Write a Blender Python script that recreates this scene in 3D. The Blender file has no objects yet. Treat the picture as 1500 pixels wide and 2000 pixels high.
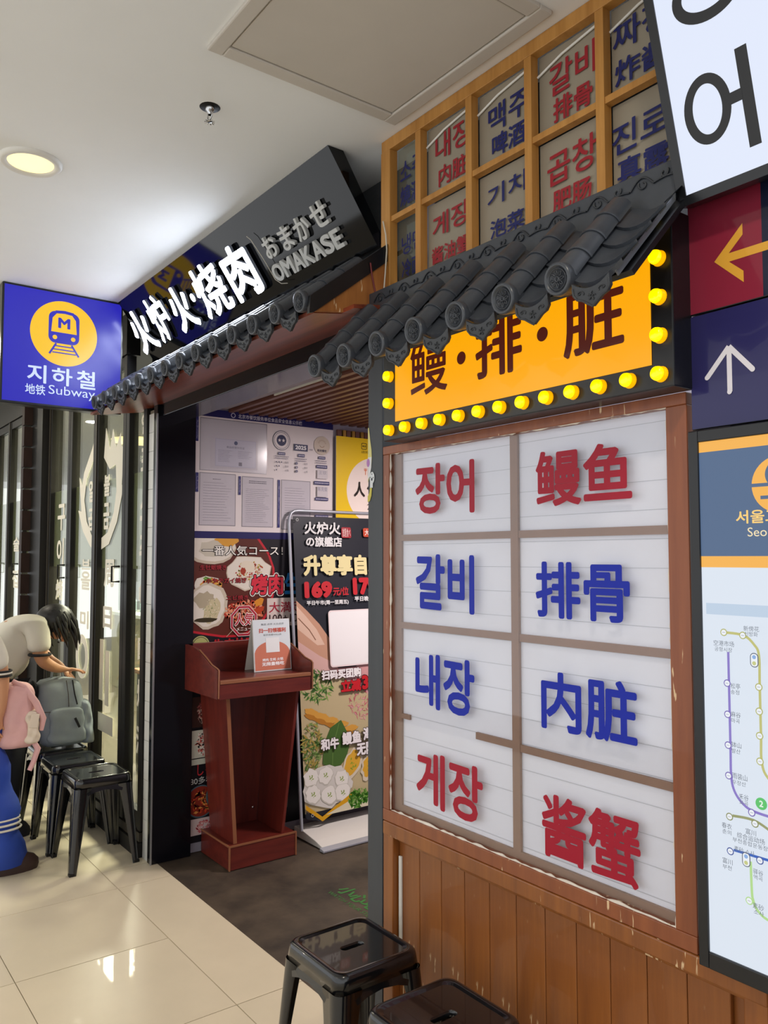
import bpy, math, random
from mathutils import Vector, Matrix
random.seed(7)
R = math.radians
S = bpy.context.scene
COL = S.collection

# ------------------------------------------------------------------ camera
cam = bpy.data.objects.new('camera', bpy.data.cameras.new('camera'))
COL.objects.link(cam)
cam.location = (0, 0, 1.55)
cam.rotation_euler = (math.pi / 2 + 0.0564, 0, 0.929)
cam.data.sensor_fit = 'HORIZONTAL'
cam.data.sensor_width = 36
cam.data.lens = 36 * 1578 / 1500
cam.data.clip_start = 0.05
S.camera = cam
# ------------------------------------------------------------------ world, exposure
W = bpy.data.worlds.new('mall_light'); S.world = W; W.use_nodes = True
W.node_tree.nodes['Background'].inputs[0].default_value = (0.96, 0.98, 1.0, 1)
W.node_tree.nodes['Background'].inputs[1].default_value = 1.3
S.view_settings.view_transform = 'Standard'
S.view_settings.look = 'None'
S.view_settings.exposure = 0.0
S.view_settings.gamma = 1.0
S.view_settings.use_curve_mapping = False
CEIL = 2.94


def area(name, loc, rot, size, power, col, shape='SQUARE', sy=None):
    l = bpy.data.lights.new(name, 'AREA'); l.energy = power; l.color = col; l.size = size; l.shape = shape
    if sy: l.shape = 'RECTANGLE'; l.size_y = sy
    o = bpy.data.objects.new(name, l); COL.objects.link(o); o.location = loc; o.rotation_euler = rot
    return o


# rows of ceiling lamps along the corridor (the one in view is built as a fitting below)
for x, y in ((-5.6, .661), (-0.4, .661), (-8.2, .661), (-1.6, -1.9), (-4.3, -1.9), (-7.0, -1.9)):
    area('lamp_light', (x, y, CEIL - .03), (0, 0, 0), .14, 11, (1, .9, .74), 'DISK')
# restaurant interior lamps
for x, y in ((-4.9, 2.9), (-6.6, 3.0), (-8.4, 3.0), (-5.8, 4.3), (-7.6, 4.3)):
    area('kitchen_light', (x, y, 2.6), (0, 0, 0), .5, 130, (1, .95, .82))
area('entrance_light', (-2.75, 3.1, 2.34), (0, 0, 0), .3, 46, (1, .88, .86))

# ------------------------------------------------------------------ helpers


def srgb(c):
    if isinstance(c, str):
        c = tuple(int(c[i:i + 2], 16) for i in (0, 2, 4))
    return tuple((v / 255 / 12.92) if v / 255 <= .04045 else ((v / 255 + .055) / 1.055) ** 2.4 for v in c)


def mat(name, col, rough=.5, metal=0, noise=0, scale=8, stretch=(1, 1, 1), bump=0, bscale=60, emit=0, coat=0, alpha=1, spec=.5, col2=None):
    m = bpy.data.materials.new(name); m.use_nodes = True
    nt = m.node_tree; b = nt.nodes['Principled BSDF']
    c = srgb(col)
    b.inputs['Base Color'].default_value = (*c, 1)
    b.inputs['Roughness'].default_value = rough
    b.inputs['Metallic'].default_value = metal
    b.inputs['Specular IOR Level'].default_value = spec
    b.inputs['Coat Weight'].default_value = coat
    b.inputs['Alpha'].default_value = alpha
    if emit:
        b.inputs['Emission Color'].default_value = (*c, 1); b.inputs['Emission Strength'].default_value = emit
    if noise or col2 or bump:
        tc = nt.nodes.new('ShaderNodeTexCoord'); mp = nt.nodes.new('ShaderNodeMapping')
        mp.inputs['Scale'].default_value = stretch
        nt.links.new(tc.outputs['Object'], mp.inputs[0])
    if noise or col2:
        n = nt.nodes.new('ShaderNodeTexNoise'); n.inputs['Scale'].default_value = scale; n.inputs['Detail'].default_value = 6
        n.inputs['Roughness'].default_value = .6
        nt.links.new(mp.outputs[0], n.inputs[0])
        r = nt.nodes.new('ShaderNodeValToRGB')
        d = srgb(col2) if col2 else tuple(v * (1 - noise) for v in c)
        e = c if col2 else tuple(min(1, v * (1 + noise * .6)) for v in c)
        r.color_ramp.elements[0].color = (*d, 1); r.color_ramp.elements[0].position = .32
        r.color_ramp.elements[1].color = (*e, 1); r.color_ramp.elements[1].position = .68
        nt.links.new(n.outputs[0], r.inputs[0]); nt.links.new(r.outputs[0], b.inputs['Base Color'])
    if bump:
        n2 = nt.nodes.new('ShaderNodeTexNoise'); n2.inputs['Scale'].default_value = bscale
        nt.links.new(mp.outputs[0], n2.inputs[0])
        bp = nt.nodes.new('ShaderNodeBump'); bp.inputs['Strength'].default_value = bump; bp.inputs['Distance'].default_value = .002
        nt.links.new(n2.outputs[0], bp.inputs['Height']); nt.links.new(bp.outputs[0], b.inputs['Normal'])
    return m


def wear(m, col='d8b890', amount=.70, scale=(60, 60, 9)):
    """small chips of bare wood through the varnish"""
    nt = m.node_tree; b = nt.nodes['Principled BSDF']; N = nt.nodes.new
    tc = N('ShaderNodeTexCoord'); mp = N('ShaderNodeMapping'); mp.inputs['Scale'].default_value = scale
    n = N('ShaderNodeTexNoise'); n.inputs['Scale'].default_value = 1; n.inputs['Detail'].default_value = 3
    n2 = N('ShaderNodeTexNoise'); n2.inputs['Scale'].default_value = 4
    mr = N('ShaderNodeMapRange'); mr.inputs['From Min'].default_value = amount; mr.inputs['From Max'].default_value = amount + .02
    m2 = N('ShaderNodeMapRange'); m2.inputs['From Min'].default_value = .52; m2.inputs['From Max'].default_value = .56
    mu = N('ShaderNodeMath'); mu.operation = 'MULTIPLY'; mx = N('ShaderNodeMix'); mx.data_type = 'RGBA'
    nt.links.new(tc.outputs['Object'], mp.inputs[0]); nt.links.new(mp.outputs[0], n.inputs[0]); nt.links.new(tc.outputs['Object'], n2.inputs[0])
    nt.links.new(n.outputs[0], mr.inputs[0]); nt.links.new(n2.outputs[0], m2.inputs[0]); nt.links.new(mr.outputs[0], mu.inputs[0]); nt.links.new(m2.outputs[0], mu.inputs[1])
    src = b.inputs['Base Color'].links[0].from_socket
    nt.links.new(mu.outputs[0], mx.inputs[0]); nt.links.new(src, mx.inputs[6]); mx.inputs[7].default_value = (*srgb(col), 1)
    nt.links.new(mx.outputs[2], b.inputs['Base Color'])


def print_mat(name, rough=.35, emit=0, coat=0):
    m = bpy.data.materials.new(name); m.use_nodes = True
    nt = m.node_tree; b = nt.nodes['Principled BSDF']
    a = nt.nodes.new('ShaderNodeAttribute'); a.attribute_name = 'ink'
    b.inputs['Roughness'].default_value = rough; b.inputs['Coat Weight'].default_value = coat; b.inputs['Specular IOR Level'].default_value = .32 if 'blue' in name else .25
    if not emit: nt.links.new(a.outputs['Color'], b.inputs['Base Color'])
    if emit:
        b.inputs['Base Color'].default_value = (.02, .02, .02, 1)
        nt.links.new(a.outputs['Color'], b.inputs['Emission Color'])
        b.inputs['Emission Strength'].default_value = emit
    return m


def film_mat(name, col, tint, rough=.1, t=.6):
    """see-through sheet: part transparent, part diffuse, with a gloss"""
    m = bpy.data.materials.new(name); m.use_nodes = True
    nt = m.node_tree; nt.nodes.clear(); N = nt.nodes.new
    out = N('ShaderNodeOutputMaterial'); tr = N('ShaderNodeBsdfTransparent'); df = N('ShaderNodeBsdfDiffuse'); gl = N('ShaderNodeBsdfGlossy')
    mx = N('ShaderNodeMixShader'); mx2 = N('ShaderNodeMixShader'); lw = N('ShaderNodeMapRange'); fc = N('ShaderNodeLayerWeight'); pw = N('ShaderNodeMath'); pw.operation = 'POWER'; pw.inputs[1].default_value = 4
    nt.links.new(fc.outputs['Facing'], pw.inputs[0]); nt.links.new(pw.outputs[0], lw.inputs[0]); lw.inputs['To Min'].default_value = .04; lw.inputs['To Max'].default_value = .9
    tr.inputs[0].default_value = (*srgb(tint), 1); df.inputs[0].default_value = (*srgb(col), 1); gl.inputs['Roughness'].default_value = rough
    mx.inputs[0].default_value = 1 - t
    nt.links.new(tr.outputs[0], mx.inputs[1]); nt.links.new(df.outputs[0], mx.inputs[2])
    nt.links.new(lw.outputs[0], mx2.inputs[0]); nt.links.new(mx.outputs[0], mx2.inputs[1]); nt.links.new(gl.outputs[0], mx2.inputs[2])
    nt.links.new(mx2.outputs[0], out.inputs[0])
    return m


M = {
    'ceiling': mat('painted_ceiling', 'eeefee', .9, bump=.08, bscale=25, noise=.03, scale=1.5),
    'hatch': mat('hatch_paint', 'c9c2b8', .8, noise=.04, scale=3),
    'tile': mat('floor_tile', 'dccfb3', .3, noise=.06, scale=2.2, coat=.15),
    'grout': mat('grout', '7d7464', .9),
    'darkfloor': mat('worn_floor', '5d5041', .55, col2='2c2621', scale=3.2, bump=.5, bscale=30),
    'black': mat('black_paint', '15161a', .3, noise=.2, scale=5, bump=.1),
    'blackgloss': mat('black_polished', '0a0b12', .14, spec=.35),
    'blacksign': mat('black_acrylic', '05060a', .06, spec=.45),
    'post': mat('charcoal_paint', '3c4046', .5, noise=.15, scale=12, stretch=(1, 1, .1)),
    'bronze': mat('bronze_frame', '332e26', .45, noise=.1, spec=.25),
    'frame': mat('dark_frame', '1a1816', .5, spec=.22),
    'steel': mat('steel_edge', 'aeb0b4', .3, .8),
    'orangewood': mat('orange_pine', 'b4763a', .5, col2='8f5526', scale=5, stretch=(4, 4, .35), bump=.15, bscale=40),
    'pine': mat('lattice_pine', 'c08a45', .5, col2='a5702f', scale=5, stretch=(6, 6, .5)),
    'redwood': mat('red_window_wood', '93512b', .4, col2='7c3f20', scale=5, stretch=(5, 5, .4), coat=.15),
    'plank': mat('wainscot_wood', '94561f', .42, col2='794218', scale=4, stretch=(7, 7, .45), coat=.2, bump=.1),
    'soffit': mat('soffit_wood', '8a4029', .28, col2='5f2a1e', scale=3, stretch=(.5, 8, 8), spec=.3),
    'mahog': mat('mahogany', '70291f', .35, col2='561c17', scale=5, stretch=(6, 6, .5), coat=.25),
    'mahogh': mat('mahogany_cross', '70291f', .35, col2='561c17', scale=5, stretch=(5, .6, 6), coat=.25),
    'edge': mat('worn_edge', '8f5a3c', .5),
    'tilegrey': mat('roof_tile_plastic', '3c4047', .3, noise=.12, scale=20, bump=.06),
    'tiledark': mat('roof_relief_plastic', '2d3035', .5, bump=.25, bscale=120),
    'putty': mat('white_putty', 'e2d8cb', .8, noise=.1, bump=.6),
    'sheet': mat('white_backing', 'e9ebf2', .6, noise=.03, scale=3),
    'muntin': mat('brown_tape', '8a6750', .5, noise=.1),
    'glass': film_mat('window_glass', 'ffffff', 'fcfcfe', .03, .99),
    'doorglass': film_mat('door_glass', 'd8d8c0', 'f8faf2', .02, .97),
    'green': film_mat('olive_film', '888e68', 'a8ae86', .3, .3),
    'paper': film_mat('lattice_paper', 'a49a88', 'b0a896', .35, .22),
    'concrete': mat('grey_concrete', '9a93a0', .8, noise=.12, scale=4),
    'roughwall': mat('rough_grey_wall', '5a5c60', .9, bump=1, bscale=50, noise=.2),
    'slat': mat('ceiling_slat', '6d4338', .4, noise=.1),
    'slat_lit': mat('golden_lit_slat', 'a87f3a', .35, .5),  # golden light on the wooden slats, put into their colour
    'whitetile': mat('white_wall_tile', 'cfcfca', .35),
    'brick': mat('brown_brick', '2c1e19', .6, noise=.2, spec=.2),
    'metalgrey': mat('aluminium', 'b9bcc6', .35, .4),
    'whitepl': mat('white_plastic', 'e0ddd5', .5),
    'stool': mat('black_stool_enamel', '0d0f13', .2, coat=.5, noise=.15, scale=10),
    'skin': mat('skin', 'c08a66', .55, noise=.05),
    'hair': mat('black_hair', '0e0c0d', .45, noise=.3, scale=60, stretch=(1, 1, .2)),
    'tshirt': mat('white_cotton', 'd8d3c6', .85, bump=.2, bscale=14, noise=.03),
    'trim': mat('dark_cuff', '17171c', .8),
    'trousers': mat('dark_trousers', '12141c', .8),
    'blue': mat('blue_tracksuit', '1c3f9c', .7, noise=.12),
    'bag': mat('grey_nylon', '8d979d', .6, noise=.1, scale=10, bump=.3, bscale=12),
    'pinkbag': mat('pink_canvas', 'd2a3a0', .75, noise=.08),
    'creambag': mat('cream_canvas', 'd6c7b4', .75),
    'shoe': mat('brown_shoe', '3a2620', .6),
    'leaf': mat('dark_leaf', '2c3626', .6),
    'print': print_mat('printed_sheet', .4),
    'gloss': print_mat('gloss_print', .15, coat=.3),
    'backlit': print_mat('backlit_print', .35, emit=.95),
    'marquee': print_mat('backlit_yellow', .25, emit=1.0),
    'sign_blue': print_mat('backlit_blue', .24, emit=.95, coat=0),
    'neon': mat('lit_letter', 'e6efff', .3, emit=26),
    'neonside': mat('letter_side', '8a90a0', .4),
    'dull': mat('unlit_letter', 'c6c6c2', .4),
    'bulb': mat('yellow_bulb', 'ffe000', .2, emit=1.3),
    'bulbrim': mat('bulb_rim', 'ffb400', .2, emit=.8),
    'lens': mat('lamp_lens', 'ffeaac', .3, emit=1.15),
    'chrome': mat('chrome', 'c8c8c8', .2, 1),
    'wired': mat('red_wire', '6b1f22', .5),
    'wirew': mat('white_wire', 'cfc8b8', .5),
    'kitchen': mat('kitchen_wall', 'd9e0dc', .5, noise=.05),
    'counter': mat('kitchen_counter', 'a9a480', .5, noise=.15),
    'bottle': mat('pale_glassware', 'bcd4da', .2),
    'kfloor': mat('restaurant_floor', '6a6250', .5),
}


for k_ in ('plank', 'redwood', 'orangewood'): wear(M[k_], amount=.62)


class MB:
    """collects faces for ONE mesh object"""

    def __init__(s): s.v = []; s.f = []; s.sm = []

    def add(s, vs, fs, smooth=False, X=None):
        o = len(s.v)
        s.v += [tuple((X @ Vector(v)) if X else v) for v in vs]
        s.f += [tuple(i + o for i in f) for f in fs]; s.sm += [smooth] * len(fs); return s

    def box(s, x0, x1, y0, y1, z0, z1, X=None):
        v = [(x, y, z) for x in (x0, x1) for y in (y0, y1) for z in (z0, z1)]
        return s.add(v, [(0, 1, 3, 2), (4, 6, 7, 5), (0, 4, 5, 1), (2, 3, 7, 6), (0, 2, 6, 4), (1, 5, 7, 3)], X=X)

    def prism(s, pts, a, b, axis=0, X=None):
        """polygon pts (2D) swept along axis from a to b; axis 0: pts=(y,z), 1: pts=(x,z), 2: pts=(x,y)"""
        def m(p, t): return (t, p[0], p[1]) if axis == 0 else ((p[0], t, p[1]) if axis == 1 else (p[0], p[1], t))
        n = len(pts)
        v = [m(p, a) for p in pts] + [m(p, b) for p in pts]
        f = [tuple(range(n)), tuple(range(2 * n - 1, n - 1, -1))] + [(i, i + n, (i + 1) % n + n, (i + 1) % n) for i in range(n)]
        return s.add(v, f, X=X)

    def tube(s, pts, r, n=8, X=None, cap=True, closed=False):
        pts = [Vector(p) for p in pts]; rs = r if isinstance(r, (list, tuple)) else [r] * len(pts)
        v = []; up = None
        for i, p in enumerate(pts):
            if closed: d = pts[(i + 1) % len(pts)] - pts[i - 1]
            else: d = pts[min(i + 1, len(pts) - 1)] - pts[max(i - 1, 0)]
            d.normalize()
            if up is None: up = Vector((0, 0, 1)) if abs(d.z) < .9 else Vector((1, 0, 0))
            a = up - d * up.dot(d); a.normalize(); up = a; b = d.cross(a)
            v += [tuple(p + (a * math.cos(2 * math.pi * k / n) + b * math.sin(2 * math.pi * k / n)) * rs[i]) for k in range(n)]
        m = len(pts); f = []
        for i in range(m if closed else m - 1):
            j = (i + 1) % m
            f += [(i * n + k, i * n + (k + 1) % n, j * n + (k + 1) % n, j * n + k) for k in range(n)]
        s.add(v, f, True, X)
        if cap and not closed: s.add(v[:n], [tuple(range(n))][::1], X=X); s.add(v[-n:], [tuple(range(n))], X=X)
        return s

    def lathe(s, prof, n=24, X=None, a0=0, a1=2 * math.pi, smooth=True):
        """profile (r,z) about z"""
        full = abs(a1 - a0 - 2 * math.pi) < 1e-6; c = n if full else n + 1
        v = [(r * math.cos(a0 + (a1 - a0) * k / n), r * math.sin(a0 + (a1 - a0) * k / n), z) for r, z in prof for k in range(c)]
        f = [(i * c + k, i * c + (k + 1) % c, (i + 1) * c + (k + 1) % c, (i + 1) * c + k) for i in range(len(prof) - 1) for k in range(n)]
        return s.add(v, f, smooth, X)

    def loops(s, L, smooth=True, X=None, cap0=False, cap1=False):
        n = len(L[0]); v = [p for l in L for p in l]
        f = [(i * n + k, i * n + (k + 1) % n, (i + 1) * n + (k + 1) % n, (i + 1) * n + k) for i in range(len(L) - 1) for k in range(n)]
        s.add(v, f, smooth, X)
        if cap0: s.add(L[0], [tuple(range(n))[::-1]], X=X)
        if cap1: s.add(L[-1], [tuple(range(n))], X=X)
        return s

    def mesh(s, name, m):
        me = bpy.data.meshes.new(name); me.from_pydata(s.v, [], s.f)
        me.polygons.foreach_set('use_smooth', s.sm)
        if m: me.materials.append(M[m] if isinstance(m, str) else m)
        me.validate(); me.update(); return me


def link(name, me, parent=None, loc=None, rot=None, local=False):
    o = bpy.data.objects.new(name, me); COL.objects.link(o)
    if loc: o.location = loc
    if rot: o.rotation_euler = rot
    if parent:
        o.parent = parent
        if not local: o.matrix_parent_inverse = base_inv(parent)
    return o


def base_inv(p):
    m = Matrix.Identity(4)
    while p is not None:
        m = m @ p.matrix_basis.inverted() if False else m
        break
    t = p; chain = []
    while t is not None: chain.append(t); t = t.parent
    w = Matrix.Identity(4)
    for t in reversed(chain): w = w @ t.matrix_parent_inverse @ t.matrix_basis
    return w.inverted()


def bevel(o, w=.002, seg=2):
    b = o.modifiers.new('bevel', 'BEVEL'); b.width = w; b.segments = seg; b.limit_method = 'ANGLE'; return o


def put(name, mb, m, parent=None, bev=0, local=False, loc=None, rot=None):
    o = link(name, mb.mesh(name, m), parent, loc, rot, local)
    if bev: bevel(o, bev)
    return o


def box(name, m, x0, x1, y0, y1, z0, z1, parent=None, bev=0):
    """box mesh with its origin at its centre"""
    c = ((x0 + x1) / 2, (y0 + y1) / 2, (z0 + z1) / 2)
    mb = MB().box(x0 - c[0], x1 - c[0], y0 - c[1], y1 - c[1], z0 - c[2], z1 - c[2])
    return put(name, mb, m, parent, bev, loc=c)


def thing(name, label, cat, loc=(0, 0, 0), rz=0, group=None):
    o = bpy.data.objects.new(name, None); COL.objects.link(o); o.location = loc; o.rotation_euler = (0, 0, rz)
    o.empty_display_size = .05
    return tag(o, label, cat, group)


def tag(o, label, cat, group=None):
    o['label'] = label; o['category'] = cat
    if group: o['group'] = group
    return o


def st(o, label=None):
    o['kind'] = 'structure'
    if label: o['label'] = label
    return o


def dup(root, loc, rz, label):
    r = root.copy(); COL.objects.link(r); r.location = loc; r.rotation_euler = (0, 0, rz); r['label'] = label
    for ch in list(root.children):
        c = ch.copy(); COL.objects.link(c); c.parent = r
        for g in ch.children:
            d = g.copy(); COL.objects.link(d); d.parent = c
    return r


# ---- flat print (lettering, pictures) on a board: polygons in board coordinates (u,v), thin layers
GLY = {}


def glyphs(s, bold=0.0, extrude=0.0, res=4):
    """mesh of a piece of writing; bold = stroke growth, made of shifted copies of the glyphs"""
    k = (s, bold, extrude, res)
    if k not in GLY:
        cu = bpy.data.curves.new('glyph', 'FONT'); cu.body = s; cu.extrude = extrude; cu.resolution_u = res
        cu.fill_mode = 'FRONT' if extrude == 0 else 'BOTH'
        o = bpy.data.objects.new('glyph', cu); me = bpy.data.meshes.new_from_object(o)
        v = [tuple(a.co) for a in me.vertices]; f = [tuple(p.vertices) for p in me.polygons]
        bpy.data.objects.remove(o); bpy.data.meshes.remove(me); bpy.data.curves.remove(cu)
        if bold > .006:
            v0, f0, v, f = v, f, [], []
            m = 12 if bold > .03 else 8
            sh = [(bold * math.cos(6.2832 * j / m), bold * math.sin(6.2832 * j / m)) for j in range(m)] + ([(0, 0)] if bold > .03 else [])
            for j, (dx, dy) in enumerate(sh):
                q = len(v); v += [(a[0] + dx, a[1] + dy, a[2] * (1 + .004 * j) + (0 if extrude else 1.4e-5 * j)) for a in v0]; f += [tuple(i + q for i in p) for p in f0]
        x0 = min(a[0] for a in v); x1 = max(a[0] for a in v); y0 = min(a[1] for a in v); y1 = max(a[1] for a in v)
        GLY[k] = (v, f, x0, x1, y0, y1)
    return GLY[k]


class Print:
    def __init__(s, O, U, V, lift=.0012, step=.0003):
        s.O = Vector(O); s.U = Vector(U).normalized(); s.V = Vector(V).normalized(); s.N = s.U.cross(s.V)
        s.v = []; s.f = []; s.c = []; s.lift = lift; s.step = step; s.k = 0

    def raw(s, pts, faces, col):
        c = srgb(col); w = s.lift + s.step * s.k; s.k += 1
        o = len(s.v); s.v += [s.O + s.U * p[0] + s.V * p[1] + s.N * (w + (p[2] if len(p) > 2 else 0)) for p in pts]
        for f in faces: s.f.append(tuple(i + o for i in f)); s.c.append(c)
        return s

    def poly(s, pts, col): return s.raw(pts, [tuple(range(len(pts)))], col)

    def rect(s, u0, v0, u1, v1, col): return s.poly([(u0, v0), (u1, v0), (u1, v1), (u0, v1)], col)

    def rrect(s, u0, v0, u1, v1, r, col):
        p = []
        for cx, cy, a in ((u1 - r, v1 - r, 0), (u0 + r, v1 - r, 90), (u0 + r, v0 + r, 180), (u1 - r, v0 + r, 270)):
            p += [(cx + r * math.cos(R(a + t)), cy + r * math.sin(R(a + t))) for t in range(0, 91, 18)]
        return s.poly(p, col)

    def disc(s, cx, cy, rx, col, ry=None, n=40, rot=0):
        ry = ry or rx
        c, d = math.cos(rot), math.sin(rot)
        return s.poly([(cx + c * rx * math.cos(t) - d * ry * math.sin(t), cy + d * rx * math.cos(t) + c * ry * math.sin(t)) for t in [2 * math.pi * i / n for i in range(n)]], col)

    def ring(s, cx, cy, r, w, col, n=40, ry=None, a0=0, a1=360):
        ry = ry or r; full = a1 - a0 == 360
        m = n if full else n + 1; p = []
        for i in range(m):
            t = R(a0 + (a1 - a0) * i / n); p += [(cx + r * math.cos(t), cy + ry * math.sin(t)), (cx + (r - w) * math.cos(t), cy + (ry - w) * math.sin(t))]
        return s.raw(p, [(2 * i, (2 * i + 2) % (2 * m), (2 * i + 3) % (2 * m), 2 * i + 1) for i in range(n)], col)

    def line(s, pts, w, col, closed=False):
        v = []; n = len(pts)
        for i, p in enumerate(pts):
            a = pts[i - 1] if (i or closed) else p; b = pts[(i + 1) % n] if (i < n - 1 or closed) else p
            dx, dy = b[0] - a[0], b[1] - a[1]; l = math.hypot(dx, dy) or 1
            v += [(p[0] - dy / l * w / 2, p[1] + dx / l * w / 2), (p[0] + dy / l * w / 2, p[1] - dx / l * w / 2)]
        m = n if closed else n - 1
        return s.raw(v, [(2 * i, 2 * i + 1, (2 * i + 3) % (2 * n), (2 * i + 2) % (2 * n)) for i in range(m)], col)

    def text(s, t, u0, v0, u1, v1, col, bold=.0, outline=None, ow=.03, shear=0, fit=True, skew=0, res=3):
        """text fitted into the box; outline = colour of a wider copy behind; skew tilts the baseline"""
        if outline:
            s._t(t, u0, v0, u1, v1, outline, bold + ow, bold, shear, skew, res)
        return s._t(t, u0, v0, u1, v1, col, bold, bold, shear, skew, res)

    def _t(s, t, u0, v0, u1, v1, col, bold, ref, shear, skew, res):
        v, f, x0, x1, y0, y1 = glyphs(t, bold, 0, res)
        if bold != ref:
            _, _, x0, x1, y0, y1 = glyphs(t, ref, 0, res)
        a = (u1 - u0) / max(1e-6, x1 - x0); b = (v1 - v0) / max(1e-6, y1 - y0)
        P = []
        for p in v:
            y = (p[1] - y0) * b; x = (p[0] - x0) * a + shear * y
            P.append((u0 + x, v0 + y + skew * x, p[2]))
        return s.raw(P, f, col)

    def blob(s, cx, cy, rx, ry, col, n=18, k=.15, seed=1, rot=0):
        rd = random.Random(seed); c, d = math.cos(rot), math.sin(rot); p = []
        for i in range(n):
            t = 2 * math.pi * i / n; q = 1 + rd.uniform(-k, k); x = rx * q * math.cos(t); y = ry * q * math.sin(t)
            p.append((cx + c * x - d * y, cy + d * x + c * y))
        return s.poly(p, col)

    def spray(s, cx, cy, rx, ry, cols, n, size, seed=1, aspect=2.5):
        """small strokes (leaves, shreds) scattered in an ellipse; one layer per colour"""
        rd = random.Random(seed)
        for ci, c in enumerate(cols):
            P = []; F = []
            for i in range(n):
                r = math.sqrt(rd.random()); t = rd.uniform(0, 6.283); x = cx + rx * r * math.cos(t); y = cy + ry * r * math.sin(t)
                a = rd.uniform(0, 3.14); l = size * rd.uniform(.6, 1.3); w = l / aspect; ca, sa = math.cos(a), math.sin(a)
                o = len(P); P += [(x + ca * l, y + sa * l), (x - sa * w, y + ca * w), (x - ca * l, y - sa * l), (x + sa * w, y - ca * w)]
                F.append((o, o + 1, o + 2, o + 3))
            s.raw(P, F, c)
        return s

    def lines(s, u0, v0, u1, v1, n, col, w=.0016, seed=1, short=.3):
        """rows of tiny unreadable type"""
        rd = random.Random(seed); P = []; F = []
        for i in range(n):
            y = v1 - (v1 - v0) * (i + .5) / n; x = u0
            e = u1 - (u1 - u0) * (rd.random() * short)
            while x < e:
                l = rd.uniform(.004, .012); o = len(P); P += [(x, y - w), (min(x + l, e), y - w), (min(x + l, e), y + w), (x, y + w)]; F.append((o, o + 1, o + 2, o + 3)); x += l + .002
        return s.raw(P, F, col)

    def build(s, name, m, parent=None):
        me = bpy.data.meshes.new(name); me.from_pydata([tuple(v) for v in s.v], [], s.f)
        at = me.attributes.new('ink', 'FLOAT_COLOR', 'CORNER'); data = []
        for p, c in zip(me.polygons, s.c): data += [c[0], c[1], c[2], 1.0] * p.loop_total
        at.data.foreach_set('color', data)
        me.materials.append(M[m]); me.update()
        return link(name, me, parent)


# ================================================================== SETTING
GX = -3.243; TX = .6165; RY = [1.59, 1.325, .742, .159, -.424, -1.007, -1.59]
fl = st(put('floor', MB().box(-16, 4, -2.7, 1.60, -.12, -.006), 'grout'))
tile_cache = {}


def floor_tile(x0, x1, y0, y1):
    g = .0016; k = (round(x1 - x0, 3), round(y1 - y0, 3))
    if k not in tile_cache:
        a, b = k[0] / 2 - g, k[1] / 2 - g
        tile_cache[k] = MB().box(-a, a, -b, b, -.006, 0).mesh('floor_tile', 'tile')
    o = link('floor_tile', tile_cache[k], fl, ((x0 + x1) / 2, (y0 + y1) / 2, random.uniform(-.0003, 0)))


for r in range(1, 6):
    xs = [GX + TX * k for k in range(-10, 8)]
    for a, b in zip(xs, xs[1:]): floor_tile(a, b, RY[r + 1], RY[r])
xs = [GX + TX * k for k in range(-10, -1)] + [-4.093, -3.859, -2.627, -2.01, -1.394, -.777, -.161, .455, 1.07]
xs = sorted(set(round(x, 3) for x in xs if not (-4.3 < x < -4.1)))
for a, b in zip(xs, xs[1:]): floor_tile(a, b, RY[1], RY[0])
st(put('floor_entrance', MB().box(-4.2, -2.0, 1.59, 5.0, -.12, -.003), 'darkfloor'))
st(put('floor_restaurant', MB().box(-16, -4.2, 1.60, 6.0, -.12, -.004), 'kfloor'))
st(put('ceiling', MB().box(-16, 4, -2.7, 1.78, CEIL, CEIL + .1), 'ceiling'))

# access hatch: recessed panel and a raised frame of four mouldings
h = thing('ceiling_hatch', 'square access hatch with a moulded frame in the white ceiling', 'hatch', (-1.66, 1.207, CEIL))
for nm, a in (('frame_rail', (-1.99, -1.33, 1.485, 1.53)), ('frame_rail', (-1.99, -1.33, .885, .93)), ('frame_rail', (-1.99, -1.945, .93, 1.485)), ('frame_rail', (-1.375, -1.33, .93, 1.485))):
    box(nm, 'hatch', *a, CEIL - .012, CEIL + .001, h, .004)
box('hatch_panel', 'hatch', -1.941, -1.379, .934, 1.481, CEIL - .008, CEIL - .0005, h, .003)

# walls behind things
st(box('wall_back', 'roughwall', -4.40, 1.6, 1.735, 1.80, 2.40, CEIL), 'rough grey wall above the entrance behind the signs')
st(box('wall_right', 'black', -.93, 1.6, 1.62, 1.72, 0, 2.40))
st(box('wall_entrance_left', 'concrete', -4.20, -4.085, 1.767, 5.0, 0, 2.75))
st(box('wall_entrance_back', 'slat', -4.20, -2.0, 4.9, 5.0, 0, 2.75))
st(box('wall_entrance_right', 'concrete', -2.13, -2.03, 1.73, 5.0, 0, 2.75))
st(box('wall_restaurant_back', 'kitchen', -16, -4.2, 5.4, 5.5, 0, 2.9))
st(box('ceiling_restaurant', 'frame', -16, -4.2, 1.64, 5.5, 2.82, 2.9))
st(box('wall_restaurant_side', 'counter', -4.30, -4.2, 1.80, 5.5, 0, 2.82))

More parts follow.
